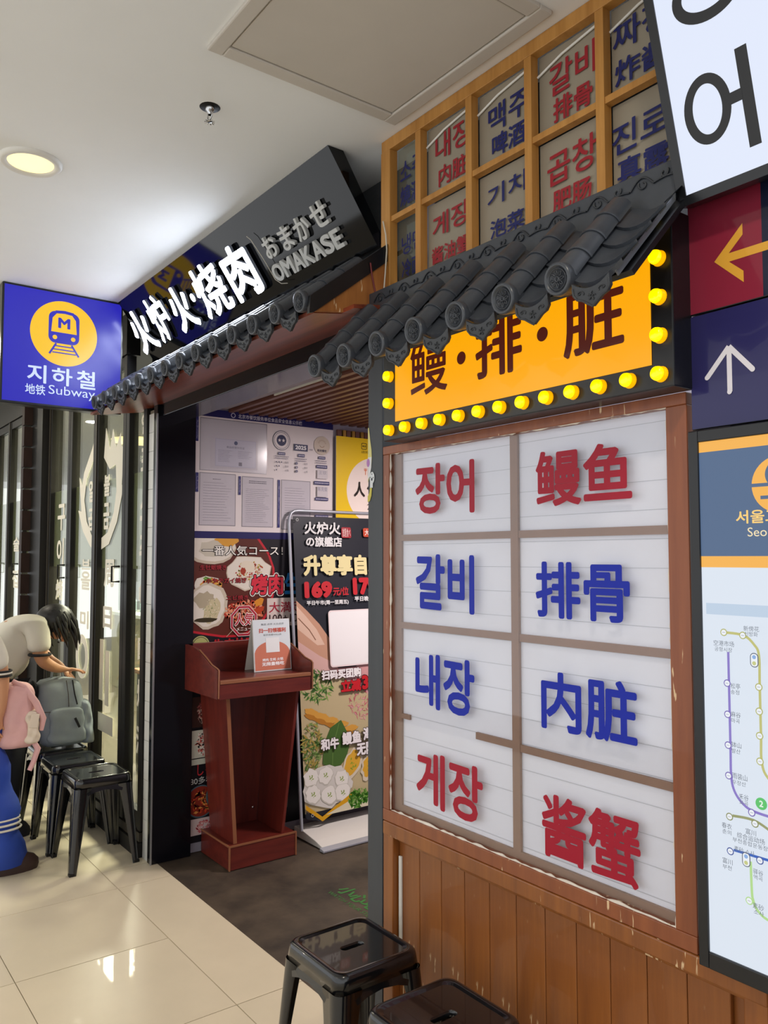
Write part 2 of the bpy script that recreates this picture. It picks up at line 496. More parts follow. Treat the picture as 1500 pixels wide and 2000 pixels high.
# black polished door jamb with silver corner bead, black lintel, soffit
st(box('trim_1', 'blackgloss', -4.095, -4.045, 1.552, 1.766, 0, 2.40, bev=.002), 'polished black jamb on the left of the entrance')
st(box('trim_2', 'steel', -4.049, -4.041, 1.548, 1.556, 0, 2.30), 'thin steel corner strip of the black jamb')
st(box('trim_3', 'blackgloss', -4.155, -2.12, 1.57, 1.73, 2.285, 2.352, bev=.003), 'glossy black lintel over the entrance')
st(box('trim_4', 'post', -2.192, -2.112, 1.572, 1.73, 0, 2.36, bev=.002), 'charcoal post between entrance and menu window')
st(box('ceiling_entrance', 'concrete', -4.085, -2.13, 1.735, 1.96, 2.37, 2.45))
st(box('ceiling_void', 'frame', -4.085, -2.13, 1.96, 5.0, 2.46, 2.50))
s = thing('slatted_ceiling', 'brown slatted ceiling inside the entrance', 'ceiling', (-3.1, 2.4, 2.36))
sl = MB().box(-.975, .975, -.0135, .0135, -.03, .03).mesh('slat', 'slat')
for k in range(30):
    link('slat', sl, s, (-3.105, 1.985 + .062 * k, 2.385))
box('edge_board', 'whitepl', -3.55, -2.95, 1.963, 1.969, 2.362, 2.372, s)
# vertical wall slats behind the yellow poster
s = thing('slatted_wall', 'vertical gilt and brown slats on the wall above the yellow poster', 'wall panel', (-4.08, 3.4, 1.2))
v1 = MB().box(-.014, .014, -.010, .010, -.975, .975).mesh('slat', 'slat_lit'); v2 = MB().box(-.009, .009, -.014, .014, -.975, .975).mesh('slat', 'slat')
for k in range(30): link('slat', v1 if k % 2 else v2, s, (-4.07, 2.70 + .033 * k, 1.35))

# white tile strip beside the jamb
s = st(box('wall_tile_strip', 'grout', -4.172, -4.097, 1.562, 1.60, 0, 2.33), 'narrow strip of white wall tiles beside the black jamb')
tl = MB().box(-.0365, .0365, -.003, .003, -.0492, .0492).mesh('wall_tile', 'whitetile')
for k in range(23): link('wall_tile', tl, s, (-4.1345, 1.559, .05 + .1005 * k))

# ------------------------------------------------------------------ folding glass doors to the left
DZ0, DZ1 = .13, 2.70
doors = [(-4.50, -4.176, 0), (-5.04, -4.50, 1), (-5.60, -5.04, 0), (-6.12, -5.60, 1), (-6.93, -6.50, 0), (-7.42, -6.93, 1), (-7.93, -7.42, 0), (-8.44, -7.93, 1), (-8.95, -8.44, 0)]
for i, (a, b, hd) in enumerate(doors):
    d = bpy.data.objects.new('door_%d' % (i + 1), None); COL.objects.link(d); d.location = ((a + b) / 2, 1.58, 0); st(d, 'bronze framed glass folding door leaf')
    w = .052; top = 2.50 if i == 0 else DZ1
    box('stile', 'frame', a + .002, a + w, 1.545, 1.60, DZ0, top, d, .003)
    box('stile', 'frame', b - w, b - .002, 1.545, 1.60, DZ0, top, d, .003)
    box('rail', 'frame', a + w, b - w, 1.55, 1.60, DZ0, DZ0 + .09, d, .003)
    box('rail', 'frame', a + w, b - w, 1.55, 1.60, top - .06, top, d, .003)
    box('pane', 'doorglass', a + w, b - w, 1.572, 1.578, DZ0 + .09, top - .06, d)
    box('frosted_film', 'green', a + w, b - w, 1.5785, 1.580, 1.487, 2.02, d)
    if hd:
        box('hinge_strip', 'bronze', a + .01, a + .03, 1.538, 1.545, DZ0, top, d)
        put('handle', MB().tube([(b - .065 + .0, 1.545, 1.50), (b - .065, 1.50, 1.50), (b - .065, 1.50, 1.415), (b - .065, 1.545, 1.415)], .006), 'frame', d)
st(box('door_threshold', 'frame', -9, -4.176, 1.53, 1.62, 0, .075)); st(box('trim_5', 'bronze', -9, -4.176, 1.54, 1.61, .08, .125))
st(box('trim_9', 'frame', -4.50, -4.15, 1.69, 1.73, 2.40, CEIL)); st(box('trim_6', 'frame', -9, -4.50, 1.54, 1.62, DZ1 + .005, CEIL), 'dark header over the glass doors')
p = st(box('trim_7', 'frame', -6.48, -6.15, 1.50, 1.66, 0, DZ1), 'dark pillar between the glass doors')
bk = MB().box(-.035, .035, -.06, .06, -.072, .072).mesh('brick', 'brick')
for k in range(17): link('brick', bk, p, (-6.47, 1.50, .09 + .158 * k))  # solid blocks stand in for a ladder-like brick reflection at the pillar

# lettering on the door glass
LP = 'ddd7c6'
DL = thing('door_lettering', 'pale cut vinyl letters and flame emblem stuck on the glass doors', 'lettering', (-5.2, 1.571, 1.2))


def decal(f, name='letter'):
    q_ = Print((0, 1.571, 0), (1, 0, 0), (0, 0, 1)); f(q_); q_.build(name, 'print', DL)


for t, a, b, c, d in (('인', -4.325, 2.222, -4.215, 2.341), ('표', -4.325, 2.02, -4.215, 2.147), ('소', -4.325, 1.75, -4.215, 1.917), ('주', -4.325, 1.50, -4.215, 1.672), ('韓', -4.325, 1.306, -4.215, 1.40),
                      ('國', -4.325, 1.0, -4.215, 1.118), ('燒', -4.325, .75, -4.215, .90), ('酒', -4.325, .50, -4.215, .65),
                      ('구', -5.96, 1.738, -5.77, 1.925), ('이', -5.965, 1.50, -5.79, 1.686), ('烤', -5.97, 1.254, -5.80, 1.397),
                      ('周', -4.916, 1.375, -4.737, 1.54), ('브', -5.37, 1.473, -5.19, 1.539), ('을', -5.38, 1.345, -5.18, 1.463), ('미', -5.38, 1.10, -5.2, 1.213), ('日', -4.92, 1.13, -4.76, 1.26),
                      ('요', -6.78, 1.735, -6.61, 1.898), ('리', -6.79, 1.507, -6.62, 1.634), ('韓', -6.8, 1.27, -6.63, 1.40), ('술', -7.3, 1.60, -7.08, 1.72), ('집', -7.3, 1.30, -7.08, 1.45)):
    decal(lambda P: P.text(t, a, b, c, d, LP, .03))
decal(lambda P: P.ring(-5.33, .92, .13, .055, LP, ry=.14), 'numeral')
for a, b, c, d in ((-4.97, .70, -4.90, 1.06), (-4.86, .68, -4.79, 1.0), (-4.98, .52, -4.71, .625)): decal(lambda P: P.rect(a, b, c, d, LP), 'bar')
# flame emblem (two leaves)
decal(lambda P: P.poly([(-5.09, 1.60), (-5.20, 1.62), (-5.36, 1.72), (-5.47, 1.86), (-5.40, 1.85), (-5.44, 2.0), (-5.46, 2.08), (-5.39, 2.02), (-5.36, 2.10), (-5.20, 2.24), (-5.12, 2.33), (-5.16, 2.17), (-5.30, 2.06), (-5.34, 1.92), (-5.28, 1.78), (-5.16, 1.68), (-5.09, 1.67)], LP), 'flame_emblem')
decal(lambda P: P.poly([(-4.98, 1.60), (-4.84, 1.63), (-4.70, 1.76), (-4.62, 1.92), (-4.57, 1.97), (-4.63, 1.97), (-4.61, 2.10), (-4.56, 2.17), (-4.65, 2.20), (-4.66, 2.28), (-4.74, 2.20), (-4.80, 2.32), (-4.85, 2.20), (-4.93, 2.34), (-4.96, 2.16), (-4.85, 2.08), (-4.74, 2.10), (-4.72, 1.94), (-4.76, 1.82), (-4.87, 1.70), (-4.98, 1.67)], LP), 'flame_emblem')
for t, a, b, c, d in (('불', -4.95, 1.92, -4.84, 2.05), ('금', -4.95, 1.72, -4.84, 1.88), ('알', -5.25, 1.90, -5.12, 2.04), ('곱', -5.25, 1.72, -5.12, 1.86)): decal(lambda P: P.text(t, a, b, c, d, LP, .03))


# ------------------------------------------------------------------ restaurant beyond the glass
st(box('wall_restaurant_panel', 'brick', -16, -4.3, 5.37, 5.40, 1.62, 2.82))
c = thing('kitchen_counter', 'long olive counter inside the restaurant seen through the glass doors', 'counter', (-7.0, 3.6, 0))
box('body', 'counter', -10, -4.6, 3.3, 3.9, 0, .86, c); box('worktop', 'kitchen', -10, -4.6, 3.26, 3.94, .86, .90, c, .004)
bk = thing('back_shelf', 'white back wall shelving inside the restaurant seen through the glass', 'shelf', (-7, 5.2, 0))
for z in (1.15, 1.55, 1.95): box('shelf', 'whitepl', -11, -4.6, 5.05, 5.4, z, z + .03, bk)
for k in range(9): box('upright', 'metalgrey', -11 + .8 * k, -10.97 + .8 * k, 5.05, 5.4, .5, 2.3, bk)
gb = MB().lathe([(0, 0), (.03, 0), (.032, .01), (.032, .13), (.012, .18), (.012, .23), (0, .23)], 10).mesh('bottle', 'bottle')
for k in range(12):
    o = link('bottle', gb, None, (-9.9 + .2 * k + random.uniform(-.04, .04), 3.5 + random.uniform(-.12, .2), .90))
    tag(o, 'pale bottle standing on the restaurant counter behind the glass doors', 'bottle', 'bottles on the restaurant counter')
for k, (x, y) in enumerate(((-4.9, 2.9), (-6.6, 3.0), (-8.4, 3.0), (-5.8, 4.3), (-7.6, 4.3))):
    o = put('ceiling_lamp', MB().lathe([(0, -.03), (.24, -.03), (.26, -.01), (.26, 0), (0, 0)], 24), 'lens', loc=(x, y, 2.80))
    tag(o, 'round lit lamp on the restaurant ceiling, %s' % ('nearest the entrance wall', 'behind the middle glass leaves', 'at the far left of the front row', 'in the back row, nearer the entrance', 'in the back row, far left')[k], 'lamp', 'lamps inside the restaurant')
tbl = thing('dining_table', 'wooden dining table inside the restaurant just behind the glass doors', 'table', (-5.4, 2.4, 0))
box('tabletop', 'orangewood', -5.9, -4.8, 2.1, 2.7, .71, .74, tbl, .004)
for x in (-5.85, -4.85):
    for y in (2.15, 2.65): box('leg', 'frame', x - .02, x + .02, y - .02, y + .02, 0, .71, tbl)

# ================================================================== SUBWAY SIGN (faces +X)
SX = -4.34
s = thing('subway_sign', 'square blue backlit subway sign with a yellow train disc', 'sign', (SX, 1.14, 2.33))
box('housing', 'black', SX - .07, SX, .852, 1.462, 2.325, 2.938, s, .004)
P = Print((SX, 0, 0), (0, 1, 0), (0, 0, 1))
BL = '2420b8'
P.rect(.862, 2.338, 1.452, 2.928, BL)
Y0 = 'ffc814'; cx, cy = 1.155, 2.718
P.disc(cx, cy, .169, Y0, ry=.171, n=64)
# train front
P.rrect(1.076, 2.664, 1.231, 2.832, .035, BL).poly([(1.078, 2.70), (1.084, 2.80), (1.11, 2.835), (1.155, 2.84), (1.20, 2.835), (1.224, 2.80), (1.230, 2.70)], BL)
P.poly([(1.089, 2.722), (1.095, 2.795), (1.115, 2.82), (1.155, 2.824), (1.193, 2.82), (1.212, 2.795), (1.218, 2.722)], Y0)
P.text('M', 1.123, 2.745, 1.184, 2.800, BL, .04)
P.disc(1.108, 2.694, .0115, Y0).disc(1.200, 2.694, .0115, Y0)
P.line([(1.115, 2.662), (1.082, 2.604)], .010, BL).line([(1.192, 2.662), (1.230, 2.604)], .010, BL)
P.rect(1.112, 2.646, 1.196, 2.652, BL).rect(1.102, 2.628, 1.206, 2.634, BL).rect(1.096, 2.611, 1.216, 2.617, BL)
WH = 'd6e4ff'
P.text('지', .977, 2.443, 1.070, 2.538, WH, .02).text('하', 1.096, 2.443, 1.200, 2.535, WH, .02).text('철', 1.221, 2.440, 1.319, 2.537, WH, .02)
P.text('地铁', .969, 2.381, 1.066, 2.434, WH, .012).text('Subway', 1.082, 2.379, 1.318, 2.440, WH, .0)
P.build('face', 'sign_blue', s)

# ================================================================== SHOP SIGN over the entrance (tilted board)
FB = (1.643, 2.639); FT = (1.434, 2.9385)
s = thing('shop_sign', 'long black tilted signboard over the entrance with glowing white characters', 'sign', (-3.29, 1.55, 2.64))
put('board', MB().prism([FT, FB, (1.675, 2.663), (1.497, 2.9385)], -4.34, -2.236, 0), 'blacksign', s)
V = Vector((0, FT[0] - FB[0], FT[1] - FB[1])).normalized(); U = Vector((1, 0, 0)); O = Vector((0, FB[0], FB[1])); NN = U.cross(V)


def raised(ch, u0, v0, u1, v1, th, bold, face, side, parent, shear=0, gap=.02):
    v, f, x0, x1, y0, y1 = glyphs(ch, bold, .5, 4)
    me_v = []
    for p in v:
        y = (p[1] - y0) / (y1 - y0) * (v1 - v0); x = (p[0] - x0) / (x1 - x0) * (u1 - u0) + shear * y
        me_v.append(tuple(O + U * (u0 + x) + V * (v0 + y) + NN * (gap + (p[2] + .5) * th)))
    me = bpy.data.meshes.new('letter'); me.from_pydata(me_v, [], f); me.materials.append(M[side]); me.materials.append(M[face]); me.update()
    for p in me.polygons:
        if p.normal.dot(NN) > .9: p.material_index = 1
    return link('letter', me, parent)


for ch, a, b, c, d, bo in (('火', -4.333, .055, -4.095, .289, .045), ('炉', -4.058, .061, -3.855, .297, .028), ('火', -3.80, .055, -3.585, .275, .045), ('·', -3.560, .160, -3.522, .200, .001), ('烧', -3.50, .05, -3.225, .285, .028), ('肉', -3.185, .052, -2.955, .28, .038)):
    raised(ch, a, b, c, d, .014, bo * .75, 'neon', 'neonside', s, gap=.010)
for ch, a, b, c, d in (('お', -2.840, .146, -2.752, .232), ('ま', -2.712, .140, -2.632, .230), ('か', -2.602, .142, -2.508, .228), ('せ', -2.480, .148, -2.380, .235)):
    raised(ch, a, b, c, d, .014, .022, 'dull', 'dull', s, gap=.004)
x = -2.866
for ch, w in (('O', .076), ('M', .076), ('A', .070), ('K', .066), ('A', .070), ('S', .062), ('E', .054)):
    raised(ch, x, .054, x + w, .124, .014, .032, 'dull', 'dull', s, gap=.004); x += w + .0035
# a small sagging wire at the board
tag(put('sign_cable', MB().tube([tuple(O + U * u_ + V * v_ + NN * .02) for u_, v_ in ((-2.90, .27), (-2.885, .25), (-2.87, .16), (-2.865, .07), (-2.84, .045), (-2.80, .035))], .0015, 5), 'wirew'), 'thin pale wire hanging in front of the black signboard', 'cable')

# ================================================================== TILED AWNINGS
SP = .157; SLA = R(46); RAD = .0325


def roof_meshes(seg):
    n = 12
    cov = MB()
    prof = [(0, RAD + .0012), (.003, RAD + .0018), (.007, RAD + .0008), (seg + .004, RAD - .0022)]
    L = []
    for y, r in prof: L.append([(r * math.cos(math.pi * k / n), y, r * math.sin(math.pi * k / n) + .004) for k in range(n + 1)])
    v = [p for l in L for p in l]; c = n + 1
    cov.add(v, [(i * c + k, i * c + k + 1, (i + 1) * c + k + 1, (i + 1) * c + k) for i in range(len(L) - 1) for k in range(n)], True)
    inner = [(p[0] * .93, 0, (p[2] - .004) * .93 + .004) for p in L[0]]
    cov.add(L[0] + inner, [(k, c + k, c + k + 1, k + 1) for k in range(n)])
    pan = MB(); hw = SP / 2 - .012; m = 8

    def arc(y, dz): return [(-hw + 2 * hw * k / m, y - .022 * (1 - ((-1 + 2 * k / m)) ** 2), dz - .018 * (1 - (-1 + 2 * k / m) ** 2) + .006) for k in range(m + 1)]
    A = arc(0, .012); B = arc(seg + .02, .002); Cc = [(p[0], p[1], p[2] - .011) for p in A]; c = m + 1
    pan.add(A + B, [(k, k + 1, c + k + 1, c + k) for k in range(m)], True)
    pan.add(Cc + A, [(k, k + 1, c + k + 1, c + k) for k in range(m)])
    return cov.mesh('cover_tile', 'tilegrey'), pan.mesh('pan_tile', 'tilegrey')


def end_mesh():
    mb = MB()
    X = Matrix.Rotation(R(90), 4, 'X')  # z -> -y
    mb.lathe([(0, .0), (.0255, .0), (.027, .0045), (.0295, .0055), (.0335, .004), (.0345, 0), (.0345, -.012), (.033, -.016), (.0315, -.034)], 28, X)
    for k in range(8):
        a = k * math.pi / 4
        mb.tube([(.006 * math.cos(a), -.0015, .006 * math.sin(a)), (.013 * math.cos(a + .25), -.0035, .013 * math.sin(a + .25)), (.019 * math.cos(a), -.003, .019 * math.sin(a)), (.013 * math.cos(a - .25), -.0035, .013 * math.sin(a - .25))], .0013, 4, closed=True)
    mb.tube([(.005 * math.cos(t), -.003, .005 * math.sin(t)) for t in [k * .785 for k in range(8)]], .0015, 4, closed=True)
    mb.tube([(.022 * math.cos(t), -.002, .022 * math.sin(t)) for t in [k * .3927 for k in range(16)]], .001, 4, closed=True)
    return mb.mesh('end_tile', 'tilegrey')


def drip_mesh():
    mb = MB(); h = .046
    top = [(-h + 2 * h * k / 8, -.017 * (1 - (-1 + k / 4) ** 2)) for k in range(9)]
    low = [(h, -.010), (h * 1.0, -.024), (h * .82, -.034), (h * .52, -.039), (h * .30, -.046), (0, -.055), (-h * .30, -.046), (-h * .52, -.039), (-h * .82, -.034), (-h * 1.0, -.024), (-h, -.010)]
    pts = top + low
    mb.prism(pts, -.004, .004, 1)
    rim = [(p[0] * .97, -.0045, p[1]) for p in low]; mb.tube(rim, .0025, 5)
    for sgn in (-1, 1):
        mb.tube([(sgn * (.028 - .011 * t * math.cos(t * 7)), -.005, -.024 - .006 * t * math.sin(t * 7)) for t in [k / 10 for k in range(11)]], .0013, 4)
    for k in range(5):
        a = k * 1.2566
        mb.tube([(.002 * math.cos(a), -.005, -.034 + .003 * math.sin(a)), (.007 * math.cos(a + .3), -.006, -.034 + .007 * math.sin(a + .3)), (.009 * math.cos(a), -.005, -.034 + .009 * math.sin(a))], .0014, 4)
    return mb.mesh('drip_tile', 'tiledark')


ENDM, DRIPM = end_mesh(), drip_mesh()


def awning(name, label, xs, ye, ze, nseg, seg, SLA, last=True, deck=0):
    t = thing(name, label, 'awning', ((xs[0] + xs[-1]) / 2, ye, ze))
    cov, pan = roof_meshes(seg)
    D = Vector((0, math.cos(SLA), math.sin(SLA)))
    for i, x in enumerate(xs):
        b = Vector((x, ye, ze))
        for k in range(nseg): link('cover_tile', cov, t, tuple(b + D * (seg * k)), (SLA, 0, 0))
        link('end_tile', ENDM, t, tuple(b + Vector((0, -.021, .001))), (R(10), 0, 0))
        if i == len(xs) - 1 and not last: break
        b = Vector((x + SP / 2, ye, ze)) - Vector((0, -math.sin(SLA), math.cos(SLA))) * .010
        for k in range(nseg): link('pan_tile', pan, t, tuple(b + D * (seg * k)), (SLA, 0, 0))
        link('drip_tile', DRIPM, t, (x + SP / 2, ye - .014, ze - .018), (R(10), 0, 0))
    L = nseg * seg
    x0, x1 = xs[0] - .035, xs[-1] + (SP - .012 if last else .035)
    put('deck', MB().box(x0, x1, .01, L + deck + .01, -.038, -.026, X=Matrix.Translation((0, ye, ze)) @ Matrix.Rotation(SLA, 4, 'X')), 'black', t)
    return t


a2x = [-2.034 + SP * k for k in range(7)]
a2 = awning('tiled_awning', 'grey curved roof tile awning above the yellow lit signboard', a2x, 1.283, 2.120, 4, .069, SLA)
# ridge board with a scroll band
box('ridge_board', 'tilegrey', -2.10, -.972, 1.501, 1.520, 2.299, 2.402, a2, .003)
sc = MB()
for k in range(9):
    x0 = -2.06 + .122 * k; zc = 2.378

    def P3(u, w): return (x0 + u, 1.4985, zc + w)
    sc.tube([P3(.0 + .06 * t, -.012 + .022 * math.sin(t * math.pi)) for t in [j / 8 for j in range(9)]] + [P3(.06 + .06 * t, -.012 + .004 * math.sin(t * 3.14)) for t in [j / 4 for j in range(1, 5)]], .0023, 5)
    sc.tube([P3(.034 + (.014 - .012 * t) * math.cos(5.5 * t + 2.6), -.006 + (.013 - .010 * t) * math.sin(5.5 * t + 2.6)) for t in [j / 12 for j in range(13)]], .0023, 5)
    sc.tube([P3(.086 + (.012 - .009 * t) * math.cos(-5 * t + .5), .001 + (.012 - .009 * t) * math.sin(-5 * t + .5)) for t in [j / 10 for j in range(11)]], .0023, 5)
put('scroll_relief', sc, 'tiledark', a2)
ln = .28; ca, sa = math.cos(SLA), math.sin(SLA)
put('edge_strip', MB().box(-.9655, -.9625, 0, ln, -.020, -.008, X=Matrix.Translation((0, 1.275, 2.112)) @ Matrix.Rotation(SLA, 4, 'X')), 'steel', a2)

a1x = [-2.130 - SP * k for k in range(13, -1, -1)]
a1 = awning('tiled_awning', 'long grey roof tile awning over the entrance under the black signboard', a1x, 1.287, 2.342, 3, .086, R(38), False, .16)
# gable end board and barge board at the right end
put('gable_board', MB().prism([(1.285, 2.306), (1.572, 2.350), (1.60, 2.354), (1.60, 2.552), (1.56, 2.521)], -2.100, -2.088, 0), 'orangewood', a1)
put('barge_board', MB().prism([(1.270, 2.296), (1.285, 2.300), (1.60, 2.546), (1.60, 2.605), (1.275, 2.352)], -2.094, -2.080, 0), 'black', a1)
st(put('soffit', MB().prism([(1.298, 2.305), (1.572, 2.349), (1.572, 2.362), (1.298, 2.318)], -4.34, -2.10, 0), 'soffit'), 'polished red brown soffit under the long tiled awning')
st(put('soffit_return', MB().prism([(1.40, 2.322), (1.572, 2.349), (1.572, 2.362), (1.40, 2.335)], -2.10, -2.03, 0), 'soffit'))
tag(put('hanging_wire', MB().tube([(-2.076, 1.497, 2.50), (-2.076, 1.503, 2.46), (-2.076, 1.513, 2.42), (-2.075, 1.528, 2.37)], .003, 6), 'wired'), 'dark red wire hanging down over the orange gable board', 'cable')
tag(put('hanging_wire', MB().tube([(-2.095, 1.562, 2.66), (-2.080, 1.562, 2.61), (-2.075, 1.562, 2.56), (-2.075, 1.556, 2.48), (-2.075, 1.550, 2.42)], .0025, 6), 'wirew'), 'white wire hanging beside the lattice panel left edge', 'cable')

# ================================================================== LIT YELLOW MARQUEE SIGN
s = thing('marquee_sign', 'yellow lit signboard in a black box edged with round yellow bulbs', 'sign', (-1.49, 1.54, 1.91))
BX0, BX1, BZ0, BZ1, BY = -2.010, -.984, 1.912, 2.297, 1.50
box('box', 'black', BX0, BX1, BY, 1.572, BZ0, BZ1, s, .003)
P = Print((0, BY, 0), (1, 0, 0), (0, 0, 1), .0015, .0004)
YC = 'ffaa00'; DK = '4a1206'
P.rect(-1.948, 1.966, -1.037, 2.275, YC)
P.text('鳗', -1.873, 2.025, -1.705, 2.204, DK, .012).text('排', -1.589, 2.028, -1.417, 2.195, DK, .022).text('脏', -1.281, 2.024, -1.106, 2.185, DK, .022)
P.disc(-1.645, 2.103, .018, DK).disc(-1.347, 2.103, .018, DK)
P.build('face', 'marquee', s)
bulb = MB()
XR = Matrix.Rotation(R(90), 4, 'X')
bulb.lathe([(0, .024), (.009, .0235), (.0145, .020), (.0155, .014)], 20, XR)
bm_ = bulb.mesh('bulb', 'bulb')
bs_ = MB().lathe([(.0157, .0145), (.0162, .005), (.0175, 0), (.0145, 0)], 20, XR).mesh('socket', 'bulbrim')
bl = [(-1.015, z) for z in (2.278, 2.195, 2.110, 2.026, 1.942)] + [(-1.015 - .0797 * k, 1.942) for k in range(1, 13)] + [(-1.974, z) for z in (2.026, 2.110, 2.195, 2.278)]
for x, z in bl:
    o = link('bulb', bm_, s, (x, BY, z)); q = link('socket', bs_, o, (0, 0, 0)); q.matrix_parent_inverse = Matrix.Identity(4)

# ================================================================== LATTICE PANEL above
s = thing('lattice_panel', 'pine lattice panel with lettered paper panes up to the ceiling', 'screen', (-1.5, 1.59, 2.38))
LX = [-2.118, -1.927, -1.693, -1.459, -1.2215, -.985, -.75]
box('rail', 'pine', -2.118, -.70, 1.572, 1.602, 2.900, CEIL - .001, s, .002)
for z in (2.664, 2.43): box('rail', 'pine', -2.07, -.70, 1.576, 1.600, z - .009, z + .009, s, .001)
box('stile', 'pine', -2.118, -2.070, 1.570, 1.603, 2.33, 2.90, s, .002)
for x in LX[1:]: box('stile', 'pine', x - .013, x + .013, 1.573, 1.601, 2.33, 2.90, s, .001)
for r, (z0, z1) in enumerate(((2.664, 2.90), (2.43, 2.664))):
    for k in range(6):
        a = LX[k] + (.048 if k == 0 else .013); b = LX[k + 1] - .013
        box('pane', 'paper' if k else 'doorglass', a, b, 1.606, 1.608, z0 + .009, z1 - (.009 if r else 0), s)
        if k and not r:  # curling top edge of the sheet
            put('curled_edge', MB().tube([(a, 1.600, z1 - .055), (a + (b - a) * .4, 1.600, z1 - .030), (b, 1.601, z1 - .010)], .0035, 6), 'whitepl', s)
P = Print((0, 1.603, 0), (1, 0, 0), (0, 0, 1), 0, .0002)
RD, BU = '96262f', '23285f'
for t, a, b, c, d, col in (('소주', -2.055, 2.778, -1.94, 2.85, BU), ('燒酒', -2.055, 2.702, -1.945, 2.768, BU), ('내장', -1.876, 2.780, -1.714, 2.865, RD), ('内脏', -1.861, 2.697, -1.733, 2.762, RD),
                           ('맥주', -1.640, 2.766, -1.481, 2.846, BU), ('啤酒', -1.625, 2.693, -1.496, 2.76, BU), ('갈비', -1.408, 2.768, -1.255, 2.854, RD), ('排骨', -1.395, 2.694, -1.266, 2.76, RD),
                           ('짜장', -1.202, 2.780, -1.04, 2.855, BU), ('炸酱', -1.197, 2.697, -1.05, 2.762, BU), ('냉면', -2.045, 2.535, -1.94, 2.60, BU), ('冷面', -2.045, 2.46, -1.945, 2.52, BU),
                           ('게장', -1.888, 2.539, -1.721, 2.612, RD), ('酱油蟹', -1.892, 2.458, -1.722, 2.512, RD), ('기치', -1.643, 2.550, -1.493, 2.610, BU), ('泡菜', -1.633, 2.456, -1.500, 2.510, BU),
                           ('곱창', -1.416, 2.525, -1.253, 2.613, RD), ('肥肠', -1.399, 2.450, -1.271, 2.510, RD), ('진로', -1.207, 2.525, -1.05, 2.600, BU), ('真露', -1.193, 2.45, -1.05, 2.512, BU)):
    P.text(t, a, b, c, d, col, .014 if ord(t[0]) > 0xabff else .022, skew=.04 if ord(t[0]) > 0xabff else 0)
P.build('lettering', 'print', s)

# ================================================================== MENU WINDOW
s = thing('menu_window', 'wooden framed window listing dishes in red and blue letters', 'window', (-1.56, 1.6, .73))
X0, X1, Z0, Z1 = -2.110, -1.004, .716, 1.912
box('frame_rail', 'redwood', X0, X1, 1.572, 1.64, 1.885, Z1, s, .002)
box('frame_rail', 'redwood', X0, X1, 1.572, 1.64, Z0, .752, s, .002)
box('frame_stile', 'redwood', X0, -2.078, 1.573, 1.64, .752, 1.885, s, .002)
box('frame_stile', 'redwood', -1.056, X1, 1.573, 1.64, .752, 1.885, s, .002)
box('backing_board', 'sheet', -2.078, -1.056, 1.606, 1.62, .752, 1.885, s)
box('glass_pane', 'glass', -2.078, -1.056, 1.5845, 1.588, .752, 1.885, s)
mx = 1.598
box('muntin', 'muntin', -2.078, -2.045, mx, 1.606, .752, 1.885, s); box('muntin', 'muntin', -2.045, -1.056, mx, 1.606, .752, .772, s)
box('muntin', 'muntin', -1.559, -1.532, mx - .002, 1.604, .772, 1.885, s)
for z in (1.613, 1.335): box('muntin', 'muntin', -2.045, -1.056, mx, 1.606, z - .010, z + .010, s)
box('muntin', 'muntin', -1.532, -1.056, mx, 1.606, 1.033, 1.052, s); box('muntin', 'muntin', -1.704, -1.559, mx, 1.606, 1.037, 1.056, s); box('muntin', 'muntin', -2.045, -2.005, mx, 1.606, 1.042, 1.057, s)
# ragged putty line round the glass
pt = MB(); rd = random.Random(3)


def ragged(p0, p1, n, w):
    pts = [(p0[0] + (p1[0] - p0[0]) * i / n + rd.uniform(-.002, .002), 1.580, p0[1] + (p1[1] - p0[1]) * i / n + rd.uniform(-.002, .002)) for i in range(n + 1)]
    pt.tube(pts, [w * rd.uniform(.35, 1.3) for _ in pts], 6)


ragged((-2.078, 1.886), (-1.056, 1.886), 60, .0026); ragged((-2.078, .752), (-1.056, .752), 60, .0045); ragged((-2.079, .752), (-2.079, 1.886), 60, .004); ragged((-1.055, .752), (-1.055, 1.886), 70, .0045)
put('putty', pt, 'putty', s)
P = Print((0, 1.6055, 0), (1, 0, 0), (0, 0, 1), 0, .0001)
z = 1.86
while z > .78:
    P.line([(-2.04, z), (-1.06, z + .002)], .0012, 'b9bdc2'); z -= .0672
P.build('sheet_joints', 'print', s)
P = Print((0, 1.5845, 0), (1, 0, 0), (0, 0, 1), .0004, .0001)
RD, BU = 'a2162e', '1026a4'
for t, a, b, c, d, col in (('장어', -1.956, 1.680, -1.688, 1.838, RD), ('갈비', -1.955, 1.389, -1.691, 1.562, BU), ('내장', -1.958, 1.095, -1.693, 1.262, BU), ('게장', -1.954, .805, -1.662, .970, RD)):
    P.text(t, a, b + .004, c, d, col, .028, skew=-.02)
for t, a, b, c, d, col in (('鳗鱼', -1.454, 1.681, -1.155, 1.826, RD), ('排骨', -1.458, 1.396, -1.166, 1.540, BU), ('内脏', -1.443, 1.114, -1.152, 1.262, BU), ('酱蟹', -1.445, .795, -1.149, .955, RD)):
    P.text(t, a, b, c, d, col, .024)
P.build('lettering', 'print', s)

